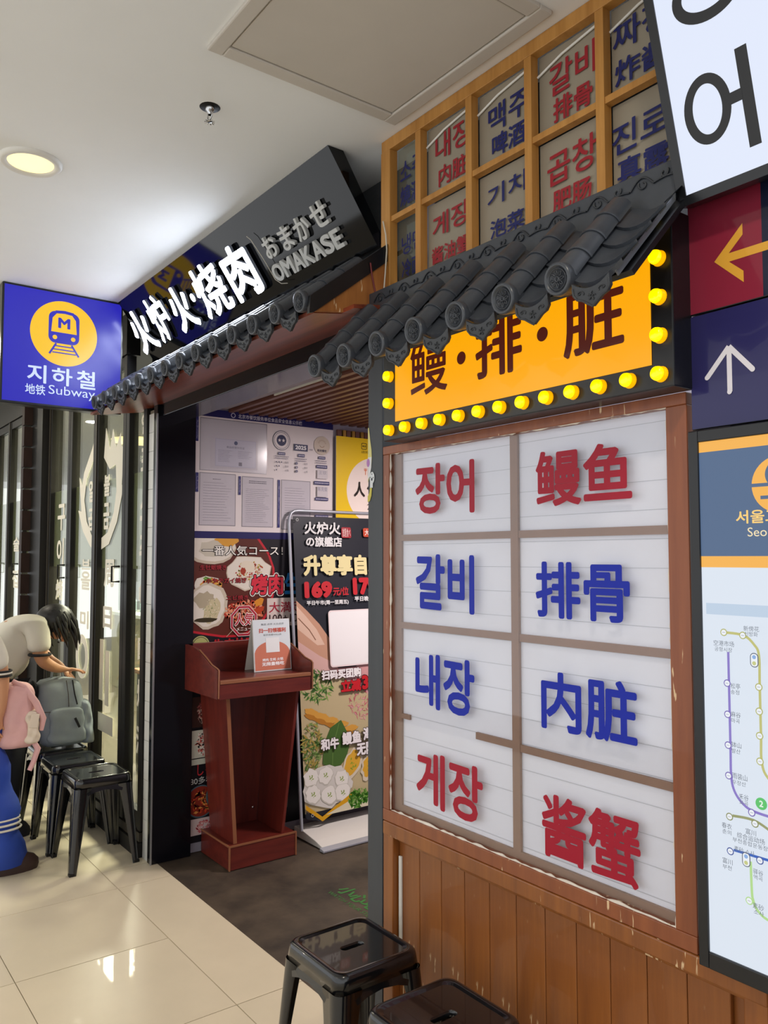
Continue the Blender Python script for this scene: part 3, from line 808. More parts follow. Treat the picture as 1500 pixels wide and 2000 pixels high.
# ================================================================== WAINSCOT below the window
s = st(box('wall_wainscot', 'plank', -2.108, -.30, 1.612, 1.66, 0, .716), 'varnished wooden wainscot below the menu window')
for a in ((-2.108, -2.058, .0, .690), (-.905, -.855, 0, .690)): box('stile', 'plank', a[0], a[1], 1.572, 1.612, a[2], a[3], s, .003)
box('rail', 'plank', -2.108, -.855, 1.570, 1.612, .672, .715, s, .004); box('moulding', 'plank', -2.058, -.905, 1.592, 1.612, .655, .673, s, .006)
box('base_rail', 'plank', -2.058, -.905, 1.576, 1.612, 0, .09, s, .003)
pk = MB().box(-.0495, .0495, -.006, .006, -.283, .283).mesh('plank', 'plank')
x = -2.0075
for k in range(11):
    if k * .101 + x + .05 < -.90: bevel(link('plank', pk, s, (x + .101 * k, 1.604, .373)), .0015, 1)
box('filler_strip', 'whitepl', -2.052, -2.040, 1.590, 1.598, .30, .615, s, .002)
s2 = st(box('trim_8', 'plank', -.845, -.30, 1.575, 1.612, 0, .715, bev=.003), 'next wooden wainscot bay at the right edge')

# ================================================================== RIGHT HAND SIGNS
s = thing('map_lightbox', 'tall black framed backlit metro map beside the menu window', 'sign', (-.6, 1.58, .71))
MX0, MX1 = -.984, -.20
box('frame_stile', 'black', MX0, -.962, 1.545, 1.618, .714, 1.818, s, .002); box('frame_rail', 'black', -.962, MX1, 1.545, 1.618, 1.793, 1.818, s, .002); box('frame_rail', 'black', -.962, MX1, 1.545, 1.618, .714, .747, s, .002)
box('frame_stile', 'black', MX1, MX1 + .022, 1.545, 1.618, .714, 1.818, s, .002)
P = Print((0, 1.552, 0), (1, 0, 0), (0, 0, 1))
P.rect(-.963, .746, MX1, 1.794, 'dfe8f4').rect(-.963, 1.530, MX1, 1.794, 'f8b550').rect(-.963, 1.553, MX1, 1.771, '50688a').rect(-.953, 1.433, MX1, 1.456, 'c0d2e6')
P.disc(-.792, 1.693, .056, 'f8b550').rect(-.850, 1.690, -.735, 1.697, '50688a').disc(-.792, 1.713, .028, '50688a').rect(-.83, 1.665, -.755, 1.672, '50688a')
P.text('서울교통공사', -.882, 1.618, -.70, 1.645, 'ffd27a', .02).text('Seoul Metro', -.858, 1.592, -.72, 1.610, 'f8e4b8', .0)


def smooth(p, n=5):
    out = []
    for i in range(len(p) - 1):
        a = p[max(i - 1, 0)]; b = p[i]; c = p[i + 1]; d = p[min(i + 2, len(p) - 1)]
        for k in range(n):
            t = k / n
            out.append(tuple(.5 * ((2 * b[j]) + (-a[j] + c[j]) * t + (2 * a[j] - 5 * b[j] + 4 * c[j] - d[j]) * t * t + (-a[j] + 3 * b[j] - 3 * c[j] + d[j]) * t ** 3) for j in (0, 1)))
    return out + [p[-1]]


yl = [(-.913, 1.398), (-.872, 1.395), (-.85, 1.378), (-.841, 1.358), (-.841, 1.297), (-.841, 1.203), (-.841, 1.154), (-.83, 1.125), (-.79, 1.10), (-.70, 1.10)]
pu = [(-.905, 1.359), (-.905, 1.174), (-.905, 1.114), (-.899, 1.084), (-.882, 1.063), (-.858, 1.053), (-.80, 1.050), (-.70, 1.05)]
ol = [(-.904, 1.034), (-.851, 1.034), (-.80, 1.00), (-.79, .93)]
bl_ = [(-.903, .967), (-.70, .968)]
gr = [(-.868, .955), (-.867, .90), (-.865, .883), (-.856, .865), (-.83, .853), (-.75, .85)]
for p, c in ((yl, 'c2c078'), (pu, '8a7ac8'), (ol, '9a9e70'), (bl_, '3c66c0'), (gr, 'b4dc90')): P.line(smooth(p, 6), .0052, c)


def stn(x, z, c, r=.0075): P.disc(x, z, r, c, n=20); P.disc(x, z, r - .002, 'eef2f8', n=20); P.rect(x - .003, z - .0007, x + .003, z + .0007, 'b8bcc8')


for x, z in ((-.913, 1.398), (-.872, 1.395), (-.841, 1.297), (-.841, 1.25), (-.841, 1.203), (-.841, 1.154)): stn(x, z, 'b4b468')
for x, z in ((-.905, 1.297), (-.905, 1.235), (-.905, 1.174), (-.905, 1.114), (-.858, 1.053)): stn(x, z, '7868b4')
for x, z in ((-.904, 1.034), (-.851, 1.034)): stn(x, z, '8c9060')
for x, z in ((-.903, .967), (-.842, .967)): stn(x, z, '44589c')
stn(-.865, .884, 'b4dc90')
for x, z in ((-.842, 1.350), (-.868, .962)):
    P.rrect(x - .0085, z - .014, x + .0085, z + .014, .008, '50586c').rrect(x - .0068, z - .0123, x + .0068, z + .0123, .006, 'eef2f8').disc(x, z + .006, .004, '8cb0e4', n=14).disc(x, z - .006, .004, 'c8cc88', n=14)
P.disc(-.834, 1.077, .0115, '5cc46c').text('2', -.838, 1.071, -.830, 1.083, 'e8f4e8', .03)
TC = '6c7480'
for t, a, b, c, d in (('新傍花', -.861, 1.406, -.829, 1.416), ('신방화', -.859, 1.396, -.832, 1.405), ('空港市场', -.925, 1.372, -.881, 1.383), ('공항시장', -.923, 1.361, -.885, 1.370), ('松亭', -.890, 1.290, -.870, 1.301), ('송정', -.890, 1.279, -.872, 1.288),
                      ('麻谷', -.891, 1.234, -.870, 1.245), ('마곡', -.890, 1.223, -.872, 1.232), ('钵山', -.891, 1.175, -.870, 1.186), ('발산', -.890, 1.164, -.872, 1.173), ('雨装山', -.890, 1.114, -.859, 1.126), ('우장산', -.890, 1.103, -.862, 1.112),
                      ('禾谷', -.877, 1.077, -.857, 1.088), ('화곡', -.876, 1.067, -.858, 1.076), ('春衣', -.914, 1.013, -.893, 1.024), ('춘의', -.913, 1.002, -.894, 1.011), ('富川', -.864, 1.014, -.843, 1.025), ('综合运动场', -.882, 1.002, -.826, 1.013), ('부천종합운동장', -.891, .992, -.820, 1.001),
                      ('素砂 소사', -.888, .975, -.847, .985), ('富川', -.913, .945, -.892, .956), ('부천', -.913, .934, -.894, .943), ('驿谷', -.850, .943, -.830, .953), ('역곡', -.849, .933, -.831, .942), ('素砂', -.852, .878, -.830, .889), ('소사', -.850, .868, -.830, .877)):
    P.text(t, a, b, c, d, TC, .0)
P.build('map_face', 'backlit', s)

s = thing('arrow_sign', 'dark blue panel with a white upward arrow above the metro map', 'sign', (-.6, 1.6, 1.825))
box('panel', 'black', -.988, -.20, 1.567, 1.62, 1.823, 2.071, s, .003)
P = Print((0, 1.567, 0), (1, 0, 0), (0, 0, 1)); P.rect(-.986, 1.825, -.202, 2.069, '2a2858')
P.line([(-.898, 1.893), (-.898, 1.985)], .011, 'd8d4dc').line([(-.948, 1.931), (-.898, 1.988)], .011, 'd8d4dc').line([(-.898, 1.988), (-.848, 1.931)], .011, 'd8d4dc').disc(-.948, 1.931, .0055, 'd8d4dc', n=12).disc(-.848, 1.931, .0055, 'd8d4dc', n=12).disc(-.898, 1.893, .0055, 'd8d4dc', n=12)
P.build('face', 'gloss', s)
s = thing('arrow_sign', 'dark red panel with a yellow left arrow above the blue one', 'sign', (-.6, 1.6, 2.075))
box('panel', 'black', -.988, -.20, 1.567, 1.62, 2.073, 2.318, s, .003)
P = Print((0, 1.567, 0), (1, 0, 0), (0, 0, 1)); P.rect(-.986, 2.075, -.822, 2.316, '84263a').rect(-.822, 2.075, -.202, 2.316, '1c2038')
P.poly([(-.926, 2.175), (-.862, 2.238), (-.862, 2.214), (-.893, 2.184), (-.72, 2.184), (-.72, 2.166), (-.893, 2.166), (-.862, 2.138), (-.862, 2.114)], 'd8a03c')
P.build('face', 'gloss', s)

# tilted white lightbox
WB = Vector((0, 1.5, 2.286)); WV = Vector((0, -.112, .409)).normalized()
s = thing('hanging_lightbox', 'white backlit lightbox with large black letters tilting out from the wall', 'sign', (-.6, 1.5, 2.28))
Xw = Matrix.Translation(WB) @ Matrix(((1, 0, 0, 0), (0, -WV.z, WV.y, 0), (0, WV.y, WV.z, 0), (0, 0, 0, 1)))
# frame follows the board: local x along wall, y = out of the board, z up the board
for a in ((-.962, -.942, -.045, .004, 0, .64), (-.942, -.22, -.045, .004, 0, .02), (-.22, -.20, -.045, .004, 0, .64), (-.942, -.22, -.045, -.03, .02, .64)):
    put('frame', MB().box(*a, X=Xw), 'black', s)
P = Print(WB + WV * 0, (1, 0, 0), WV, .001, .0004)
P.rect(-.942, .02, -.22, .64, 'e4ecff')
K = '121418'
P.ring(-.868, .165, .050, .019, K, ry=.067, n=48)
P.rect(-.797, .061, -.773, .246, K).rect(-.822, .152, -.795, .174, K)
P.ring(-.83, .375, .075, .021, K, ry=.055, n=48).rect(-.80, .44, -.776, .60, K).rect(-.776, .51, -.745, .53, K).rect(-.91, .575, -.82, .595, K).line([(-.865, .58), (-.91, .45)], .02, K).line([(-.865, .53), (-.82, .455)], .02, K)
P.build('face', 'backlit', s)

# ================================================================== ENTRANCE POSTERS
NX = -4.0835
s = thing('notice_board', 'white notice board with paper documents in sleeves and navy bands', 'notice board', (NX, 2.2, 1.68))
box('board', 'whitepl', NX - .001, NX + .004, 1.769, 2.663, 1.655, 2.362, s)
P = Print((NX + .004, 0, 0), (0, 1, 0), (0, 0, 1), .0004, .00012)
NV = '22205c'
P.rect(1.769, 1.655, 2.663, 2.362, 'e6dcdc').rect(1.769, 2.321, 2.663, 2.362, NV).rect(1.769, 1.655, 2.663, 1.693, NV)
P.text('北京市餐饮服务单位食品安全信息公示栏', 2.031, 2.328, 2.445, 2.352, 'd8d4e0', .01).disc(2.0, 2.341, .014, 'c8c4d8').disc(2.0, 2.341, .010, NV)
for a, b, c, d in ((1.803, 2.023, 2.212, 2.312), (1.803, 1.724, 2.019, 2.012), (2.057, 1.722, 2.256, 2.005), (2.307, 1.712, 2.504, 2.0)):
    P.rect(a, b, c, d, '8c8890').rect(a + .004, b + .004, c - .004, d - .004, 'c4bec6')
P.rect(1.867, 2.042, 2.152, 2.225, 'bdb6bf').ring(2.02, 2.178, .012, .005, '5c6478').rect(1.893, 2.052, 2.141, 2.205, 'b0acc0').rect(1.897, 2.056, 2.137, 2.201, 'bcb8c8').disc(2.017, 2.186, .011, '4c5478').text('食品经营许可证', 1.96, 2.155, 2.07, 2.167, '5c5870', .0).lines(1.91, 2.075, 2.0, 2.145, 8, '807c90', .0009).lines(2.03, 2.10, 2.12, 2.145, 5, '807c90', .0009).rect(2.035, 2.06, 2.055, 2.08, '6c6878')
for a, b, c, d, n, sd in ((1.825, 1.745, 1.995, 1.965, 15, 2), (2.08, 1.745, 2.235, 1.94, 18, 4), (2.33, 1.76, 2.48, 1.96, 14, 6)): P.lines(a, b, c, d, n, '9c98a4', .0009, sd)
P.lines(1.88, 1.972, 1.93, 1.985, 1, '6c6874', .0012).lines(2.10, 1.965, 2.21, 1.985, 2, '5c5864', .0016, 3, 0)
for a, b, c, d in ((1.778, 2.179, 1.794, 2.315), (1.780, 1.904, 1.797, 2.009), (2.034, 1.899, 2.049, 2.003), (2.282, 1.722, 2.298, 1.997)): P.rect(a, b, c, d, '2c2c70').text('信息公示', a + .004, b + .012, c - .004, d - .012, 'a8a4c4', 0)
P.disc(2.305, 2.227, .057, '1c2050').disc(2.305, 2.227, .054, 'e6dcdc').ring(2.305, 2.227, .048, .002, '1c2050').disc(2.305, 2.227, .032, '1c2050')
for sx in (-.013, .013):
    P.poly([(2.305 + sx + (.012 if k % 2 == 0 else .005) * math.sin(k * math.pi / 5), 2.227 + (.012 if k % 2 == 0 else .005) * math.cos(k * math.pi / 5)) for k in range(10)], 'e6dcdc')
P.rect(2.386, 2.175, 2.482, 2.214, '1e2250').text('2025', 2.397, 2.183, 2.472, 2.207, 'f0ecf0', .04).text('年度', 2.494, 2.183, 2.516, 2.193, '6c6878', 0)
P.disc(2.581, 2.219, .056, 'cfc0b0').ring(2.581, 2.225, .018, .003, 'a08060', a0=200, a1=340)
for k in range(9):
    a = R(20 + 17.5 * k); P.line([(2.581 + .022 * math.cos(a), 2.225 + .022 * math.sin(a)), (2.581 + .030 * math.cos(a), 2.225 + .030 * math.sin(a))], .002, 'a08060')
P.text('阳光餐饮', 2.549, 2.180, 2.613, 2.196, '3c3450', .02)
for a, b, c, d, sd in ((2.282, 2.142, 2.329, 2.158, 1), (2.414, 2.139, 2.460, 2.157, 2), (2.555, 2.137, 2.604, 2.153, 3), (2.541, 2.082, 2.618, 2.101, 4), (2.525, 1.983, 2.633, 2.004, 5), (2.533, 1.889, 2.625, 1.907, 6), (2.534, 1.788, 2.625, 1.803, 7)):
    P.rect(a, b, c, d, '2c2c64').lines(a + .005, b + .004, c - .004, d - .004, 1, 'b8b4c8', .003, sd, 0)
P.lines(2.262, 2.117, 2.354, 2.139, 2, '7c788c', .002, 3, .1).lines(2.396, 2.110, 2.480, 2.134, 2, '7c788c', .002, 5, .1).lines(2.535, 2.108, 2.615, 2.132, 2, '7c788c', .002, 8, .1)
for k, (t, n) in enumerate((('优秀', 3), ('良好', 2), ('一般', 1))):
    z = 2.100 - .023 * k
    for j in range(n): P.disc(2.270 + .017 * j, z, .004, '1c2050', n=8)
    P.text(t, 2.325, z - .006, 2.350, z + .006, '4c485c', 0).disc(2.404, z, .008, '2c2c64', n=16).text('ABC'[k], 2.401, z - .004, 2.407, z + .004, 'e6dcdc', .03).text(t, 2.455, z - .006, 2.478, z + .006, '4c485c', 0)
P.rect(2.545, 2.02, 2.619, 2.072, 'cfc8cc').rect(2.545, 1.911, 2.619, 1.973, 'cfc8cc').text('王钦', 2.555, 2.045, 2.61, 2.068, '9c98a8', 0).text('陈克俊', 2.55, 1.945, 2.615, 1.97, '8c88a0', 0)
P.build('printed_sheet', 'print', s)
put('plastic_sleeve', MB().box(NX + .006, NX + .0075, 1.803, 2.212, 2.023, 2.312), film_mat('clear_sleeve', 'ffffff', 'ffffff', .16, .97), s)

s = thing('award_poster', 'yellow poster with a large white circle beside the notice board', 'poster', (-4.055, 2.9, 1.77))
box('sheet', 'whitepl', -4.056, -4.052, 2.668, 3.35, 1.77, 2.285, s)
P = Print((-4.052, 0, 0), (0, 1, 0), (0, 0, 1), .0004, .0002)
P.rect(2.668, 1.77, 3.35, 2.285, 'f0c818').disc(2.95, 1.962, .205, 'f6e6dc', n=60)
P.rrect(2.853, 2.217, 2.895, 2.257, .008, '2c2410').rrect(2.857, 2.221, 2.891, 2.253, .006, 'f0c818').text('美团', 2.860, 2.230, 2.888, 2.244, '2c2410', .02).text('美团口碑', 2.902, 2.220, 3.05, 2.252, '2c2410', .03).text('店好多，随心选', 2.853, 2.192, 3.06, 2.210, '5c4a10', 0)
OR = 'e07030'
P.rect(2.882, 2.06, 2.886, 2.10, OR).rect(2.875, 2.085, 2.893, 2.088, OR).rect(2.875, 2.085, 2.878, 2.10, OR).rect(2.890, 2.085, 2.893, 2.10, OR).rect(2.902, 2.055, 2.907, 2.10, OR).rect(2.915, 2.055, 2.920, 2.10, OR)
P.text('美食', 2.938, 2.058, 3.02, 2.098, '3c2c20', .0).text('人', 2.797, 1.922, 2.880, 2.015, '241c14', .03).text('气榜', 2.895, 1.922, 3.07, 2.015, '241c14', .03).disc(2.928, 1.945, .017, 'e86830').text('2025', 2.898, 1.845, 2.99, 1.880, '3c3430', 0).text('第二季度', 2.898, 1.815, 3.0, 1.832, '5c5048', 0)
P.build('printed_sheet', 'print', s)

s = thing('food_poster', 'tall dark poster of grilled seafood behind the lectern', 'poster', (NX, 2.1, 0))
box('sheet', 'black', NX - .001, NX + .003, 1.769, 2.655, .05, 1.655, s)
P = Print((NX + .003, 0, 0), (0, 1, 0), (0, 0, 1), .0004, .00012)
a0, a1 = 1.770, 2.655
P.rect(a0, .05, a1, 1.655, '1c1a20')
# wooden tray circle
P.poly([(a0, 1.655), (2.172, 1.655), (2.235, 1.574), (2.268, 1.49), (2.270, 1.40), (2.264, 1.332), (2.23, 1.23), (2.166, 1.151), (2.10, 1.125), (2.036, 1.113), (1.95, 1.115), (1.87, 1.130), (a0, 1.15)], 'c02834')
P.poly([(a0, 1.655), (2.155, 1.655), (2.222, 1.57), (2.255, 1.49), (2.257, 1.40), (2.25, 1.332), (2.215, 1.235), (2.155, 1.162), (2.09, 1.137), (2.036, 1.125), (1.95, 1.127), (1.87, 1.142), (a0, 1.163)], '5c2a20')
SH, SH2, MT = 'e0d8cc', 'c8bba8', 'b49468'
P.blob(1.87, 1.60, .15, .085, SH2, seed=2, k=.06).blob(1.875, 1.605, .14, .075, SH, seed=2, k=.06).blob(1.97, 1.64, .07, .03, 'd89c3c', seed=5).blob(1.88, 1.60, .07, .045, 'c8c0b0', seed=3)
P.blob(2.107, 1.465, .140, .098, SH2, seed=8, k=.08).blob(2.107, 1.467, .134, .092, SH, seed=8, k=.08).spray(2.11, 1.475, .085, .055, ('c8785c', 'b8b048', 'd8c0a0', 'b0382c'), 40, .007, 4, 1.6).blob(2.098, 1.50, .045, .034, 'e0d4c0', seed=4, k=.08).blob(2.07, 1.475, .018, .02, 'a03c28', seed=9)
P.blob(1.86, 1.40, .075, .055, SH, seed=12).spray(1.88, 1.385, .065, .05, ('d89038', 'e8b458', 'c84828', 'd8a048'), 50, .011, 6, 1.5).spray(1.855, 1.435, .025, .012, ('5c9c3c', '88b858'), 16, .006, 7, 2)
P.blob(1.865, 1.29, .115, .125, SH2, seed=14, k=.06, n=24).blob(1.86, 1.29, .10, .11, SH, seed=14, k=.06, n=24).blob(1.845, 1.32, .06, .045, 'b0a48c', seed=15).blob(1.885, 1.265, .045, .07, 'c8bc98', seed=16, rot=-.5).spray(1.885, 1.27, .05, .06, ('98a070', 'e0d8c0'), 26, .006, 8).blob(1.85, 1.215, .07, .012, '3c3420', seed=18)
P.spray(2.08, 1.25, .12, .06, ('c85038', 'd87850', 'b03828', 'e09878'), 50, .013, 9, 1.8).blob(2.17, 1.30, .03, .02, 'd88c30', seed=20, rot=.5).blob(2.16, 1.25, .05, .018, 'b84424', seed=21, rot=.4)
P.rect(2.22, 1.16, a1, 1.32, 'd8c8c0')
P.text('一番人気コース！', 1.825, 1.562, 2.32, 1.616, 'f4f0e8', .008, outline='101014', ow=.05)
P.text('生牡蛎焼き', 1.812, 1.483, 1.967, 1.511, 'a02830', .02, outline='1c1014', ow=.03).text('ホタテガイ焼き', 1.848, 1.410, 2.087, 1.439, 'a02830', .02, outline='1c1014', ow=.03).text('エビ焼き', 1.968, 1.316, 2.102, 1.343, 'a02830', .02, outline='1c1014', ow=.03)
P.text('烤肉', 2.118, 1.340, 2.322, 1.455, 'c83040', .04, outline='f0e8e0', ow=.09).text('烤肉', 2.118, 1.340, 2.322, 1.455, 'd03444', .04, outline='101014', ow=.045)
P.text('生', 2.332, 1.340, 2.431, 1.465, '2470b0', .04, outline='101014', ow=.06).text('大満足', 2.233, 1.238, 2.45, 1.298, 'a8283c', .01).text('100+10', 2.233, 1.180, 2.42, 1.228, '3c1c20', .02, outline='f0e8e0')
oc = [(2.075 + .079 * math.cos(R(22.5 + 45 * k)) * 1.0, 1.200 + .082 * math.sin(R(22.5 + 45 * k))) for k in range(8)]
P.line(oc, .018, 'f0e4e0', True).line(oc, .012, 'b02c40', True).text('人気', 2.020, 1.174, 2.135, 1.244, 'b82c40', .02, outline='f0e4e0', ow=.05).text('メニュー', 2.030, 1.146, 2.122, 1.166, 'f0e4e0', .02)
P.line([(1.97, 1.118), (2.02, 1.165)], .003, 'c8b49c')
P.disc(1.82, 1.08, .052, 'b8b878', n=40).disc(1.82, 1.08, .046, '141418', n=40).disc(1.82, 1.08, .043, 'b0b070', n=40).blob(1.82, 1.075, .03, .022, 'e0dcc8', seed=31)
P.text('牛肉拉面', 1.890, 1.05, 2.15, 1.11, 'b8242c', .04)
# lower part: meat trays, bowls
P.rect(a0, .845, 1.90, .85, '2c4c34')
for z0, z1, c in ((.65, .81, ('7c3434', '9c5450', 'c8a094')), (.49, .635, ('c03c3c', 'd87468', 'ece0d8'))):
    P.rect(a0, z0, 1.90, z1, '3c2420' if z0 > .6 else 'c8c4b8').spray(1.85, (z0 + z1) / 2, .045, .06, c, 40, .014, int(z0 * 100), 3)
P.rect(a0, .455, 1.90, .485, 'c4c4b8').text('しゃぶ', 1.81, .395, 1.95, .455, 'b83038', .01).text('80多种', a0, .353, 1.90, .390, 'd0d0d0', .0)
P.disc(1.83, .262, .085, '4c5c68').disc(1.83, .262, .078, '842c20').spray(1.83, .262, .06, .06, ('c84428', 'd89048', '5c2018'), 26, .012, 33, 2).disc(1.93, .28, .07, '54646c').disc(1.93, .28, .06, '20242c')
P.rect(a0, .09, 1.90, .175, 'c8b4b4').spray(1.85, .13, .04, .035, ('b84450', 'd88484'), 30, .010, 35, 3)
P.disc(2.28, .32, .07, '4c5c50').disc(2.28, .32, .062, '243028').spray(2.28, .32, .05, .05, ('50643c', '8c9484'), 20, .010, 36, 3).rrect(2.20, .13, 2.36, .23, .02, '4c544c').rrect(2.21, .14, 2.35, .22, .02, '2c342c').spray(2.28, .18, .05, .03, ('586850', '787c70'), 20, .008, 37, 3)
P.build('printed_sheet', 'print', s)

# ------------------------------------------------------------------ roll-up banner
F0 = Vector((-3.90, 2.362, .05)); T0 = Vector((-4.045, 2.350, 1.80)); BV = (T0 - F0).normalized(); BU_ = Vector((0, 1, 0)); k = .985
s = thing('banner_stand', 'tall dark food banner on an aluminium roll-up stand beside the lectern', 'banner', (-3.9, 2.7, 0))
put('base', MB().prism([(-4.00, 0), (-3.70, 0), (-3.70, .012), (-3.78, .03), (-3.92, .05), (-4.00, .05)], 2.36, 3.06, 1), 'whitepl', s, .003)
put('base_flap', MB().prism([(-3.70, .0), (-3.66, .0), (-3.66, .01), (-3.70, .018)], 2.34, 3.05, 1), 'metalgrey', s, .002)
Q = lambda u, v: tuple(F0 + BU_ * u + BV * v)
put('frame_tube', MB().tube([Q(-.012, .0), Q(-.012, 1.70), Q(-.008, 1.735), Q(.004, 1.762), Q(.025, 1.775), Q(.05, 1.778), Q(.60, 1.778), Q(.63, 1.77), Q(.645, 1.74), Q(.645, 0)], .0095, 8), 'metalgrey', s)
P = Print(F0 - BU_ * 0, BU_, BV, .004, .0002)
P.rect(.012, .06, .63, 1.745, '2a2c34')
# sleeve and arm, picture part
P.poly([(.012, 1.26), (.08, 1.20), (.16, 1.12), (.235, 1.02), (.235, .88), (.15, .93), (.012, 1.02)], 'c89a80').poly([(.012, 1.23), (.07, 1.17), (.14, 1.09), (.19, 1.0), (.14, 1.0), (.012, 1.10)], 'e0bea8').line([(.02, 1.16), (.09, 1.09), (.13, 1.03)], .006, '8c6450')
P.rect(.012, .085, .63, .84, 'c4b48c')
P.poly([(.012, .84), (.012, 1.03), (.15, .94), (.23, .90), (.30, .84)], 'd8b0a8').poly([(.22, .86), (.63, .60), (.63, .96), (.50, .93), (.40, .86)], 'd8a0a0')
P.spray(.12, .77, .11, .09, ('5c8840', '88a858', '3c6030'), 45, .020, 41, 4).spray(.48, .66, .14, .12, ('d87c88', 'e8a4ac', 'c45c70'), 60, .014, 42, 5).spray(.56, .62, .06, .06, ('5c7c50', '3c5c38'), 25, .016, 43, 4)
for j in range(5): P.blob(.08 + .065 * j, .63 - .03 * j, .05, .018, 'd8a048', seed=50 + j, rot=-.35 + .1 * j).blob(.08 + .065 * j, .60 - .03 * j, .05, .014, 'b87c30', seed=60 + j, rot=-.35)
P.spray(.075, .43, .065, .15, ('6c8c48', '88a05c', '4c6c30', 'b09850'), 45, .020, 44, 4)
P.poly([(.274, .565), (.335, .449), (.30, .35), (.241, .30), (.204, .292), (.137, .338), (.15, .44), (.20, .53)], '4c6c34').line([(.26, .55), (.21, .42), (.20, .30)], .004, '6c8c48')
for x, z in ((.34, .31), (.46, .28), (.55, .33)): P.blob(x, z, .06, .085, 'dccfb8', seed=int(x * 99), rot=-.5).blob(x, z + .005, .047, .068, 'e0ac3c', seed=int(x * 98), rot=-.5).spray(x, z, .025, .035, ('8ca838',), 14, .008, 45, 2)
P.blob(.16, .21, .165, .115, 'd8d4cc', seed=70, k=.08, n=26)
for x, z in ((.056, .273), (.151, .272), (.258, .236), (.064, .181), (.17, .162), (.26, .16)): P.blob(x, z, .052, .05, 'c8c4b8', seed=int(x * 900)).blob(x, z + .003, .048, .045, 'ece8e0', seed=int(x * 900)).spray(x, z, .012, .018, ('90a848',), 9, .006, 46, 2)
P.poly([(.012, .135), (.116, .055), (.33, .155), (.33, .125), (.116, .03), (.012, .11)], 'd8a020').poly([(.012, .10), (.012, .06), (.116, .03)], '2a2c34').poly([(.14, .06), (.63, .06), (.63, .10), (.35, .125)], 'dcd4b8')
P.spray(.365, .115, .07, .05, ('4c8830', '78a84c', '34681c'), 40, .014, 47, 2).spray(.53, .18, .06, .04, ('6c9c44', 'd8d0c0'), 20, .012, 48, 2)
P.text('火炉火', .078, 1.640, .330, 1.714, 'e8e8e8', .03).text('の旗艦店', .086, 1.567, .336, 1.627, 'e8e8e8', .035)
P.rrect(.335, 1.622, .405, 1.686, .01, 'a83038').text('放題', .342, 1.628, .370, 1.680, 'f0dcd8', 0).text('食べ', .372, 1.628, .400, 1.680, 'f0dcd8', 0)
P.rrect(.494, 1.63, .548, 1.684, .01, 'c85038').rrect(.560, 1.63, .614, 1.684, .01, '3c9c4c').text('大', .505, 1.64, .538, 1.675, 'f0e8e0', .02).disc(.587, 1.657, .016, 'f0f0e8')
P.text('升尊享自助', .060, 1.398, .70 - .07, 1.522, 'e8dca4', .055)
P.text('169', .060, 1.270, .250, 1.366, 'c83038', .07).text('元/位', .255, 1.280, .365, 1.330, 'c83038', .03).text('179', .397, 1.280, .578, 1.384, 'c83038', .07)
P.text('平日午市(周一至周五)', .071, 1.226, .361, 1.256, 'e8e8e8', .035).text('平日晚市 周末', .405, 1.242, .620, 1.272, 'e8e8e8', .035)
P.rrect(.213, .868, .545, 1.195, .02, 'f0e0e0').rrect(.221, .876, .537, 1.187, .016, 'f4f2f2')
P.text('扫码买团购', .149, .800, .425, .856, 'f4f0f0', .05, outline='4c2428', ow=.05).text('立减', .277, .719, .420, .790, 'c82830', .06, outline='1c1014', ow=.04).text('30元', .426, .715, .625, .813, 'c82830', .06, outline='1c1014', ow=.04)
P.text('和牛', .122, .410, .245, .476, 'f4f0f0', .05, outline='3c2c28', ow=.05).text('鳗鱼', .268, .422, .401, .495, 'f4f0f0', .05, outline='3c2c28', ow=.05).text('海鲜', .415, .430, .548, .504, 'f4f0f0', .05, outline='3c2c28', ow=.05).text('无限畅吃', .364, .350, .62, .424, 'f4f0f0', .05, outline='3c2c28', ow=.05)
P.ring(.030, 1.722, .009, .003, 'b8b8b8', n=14).ring(.048, .075, .009, .003, 'b8b8b8', n=14)
P.build('banner_sheet', 'print', s)

# ------------------------------------------------------------------ lectern
s = thing('lectern', 'dark red wooden lectern with open back in the entrance', 'lectern', (-3.92, 2.03, 0))
box('plinth', 'mahogh', -4.07, -3.735, 1.835, 2.215, 0, .118, s, .002)
put('plinth_edge', MB().box(-3.738, -3.730, 1.832, 1.839, 0, .12).box(-3.738, -3.730, 2.211, 2.218, 0, .12).box(-3.738, -3.732, 1.835, 2.215, .112, .121).box(-4.07, -3.735, 1.832, 1.838, .113, .121), 'edge', s)


def panel(y0b, y0t, th, x0, x1b, x1t, z0, z1):
    """side panel leaning outwards"""
    v = [(x0, y0b, z0), (x1b, y0b, z0), (x1b, y0b + th, z0), (x0, y0b + th, z0), (x0, y0t, z1), (x1t, y0t, z1), (x1t, y0t + th, z1), (x0, y0t + th, z1)]
    return MB().add(v, [(0, 1, 5, 4), (1, 2, 6, 5), (2, 3, 7, 6), (3, 0, 4, 7), (4, 5, 6, 7), (3, 2, 1, 0)])


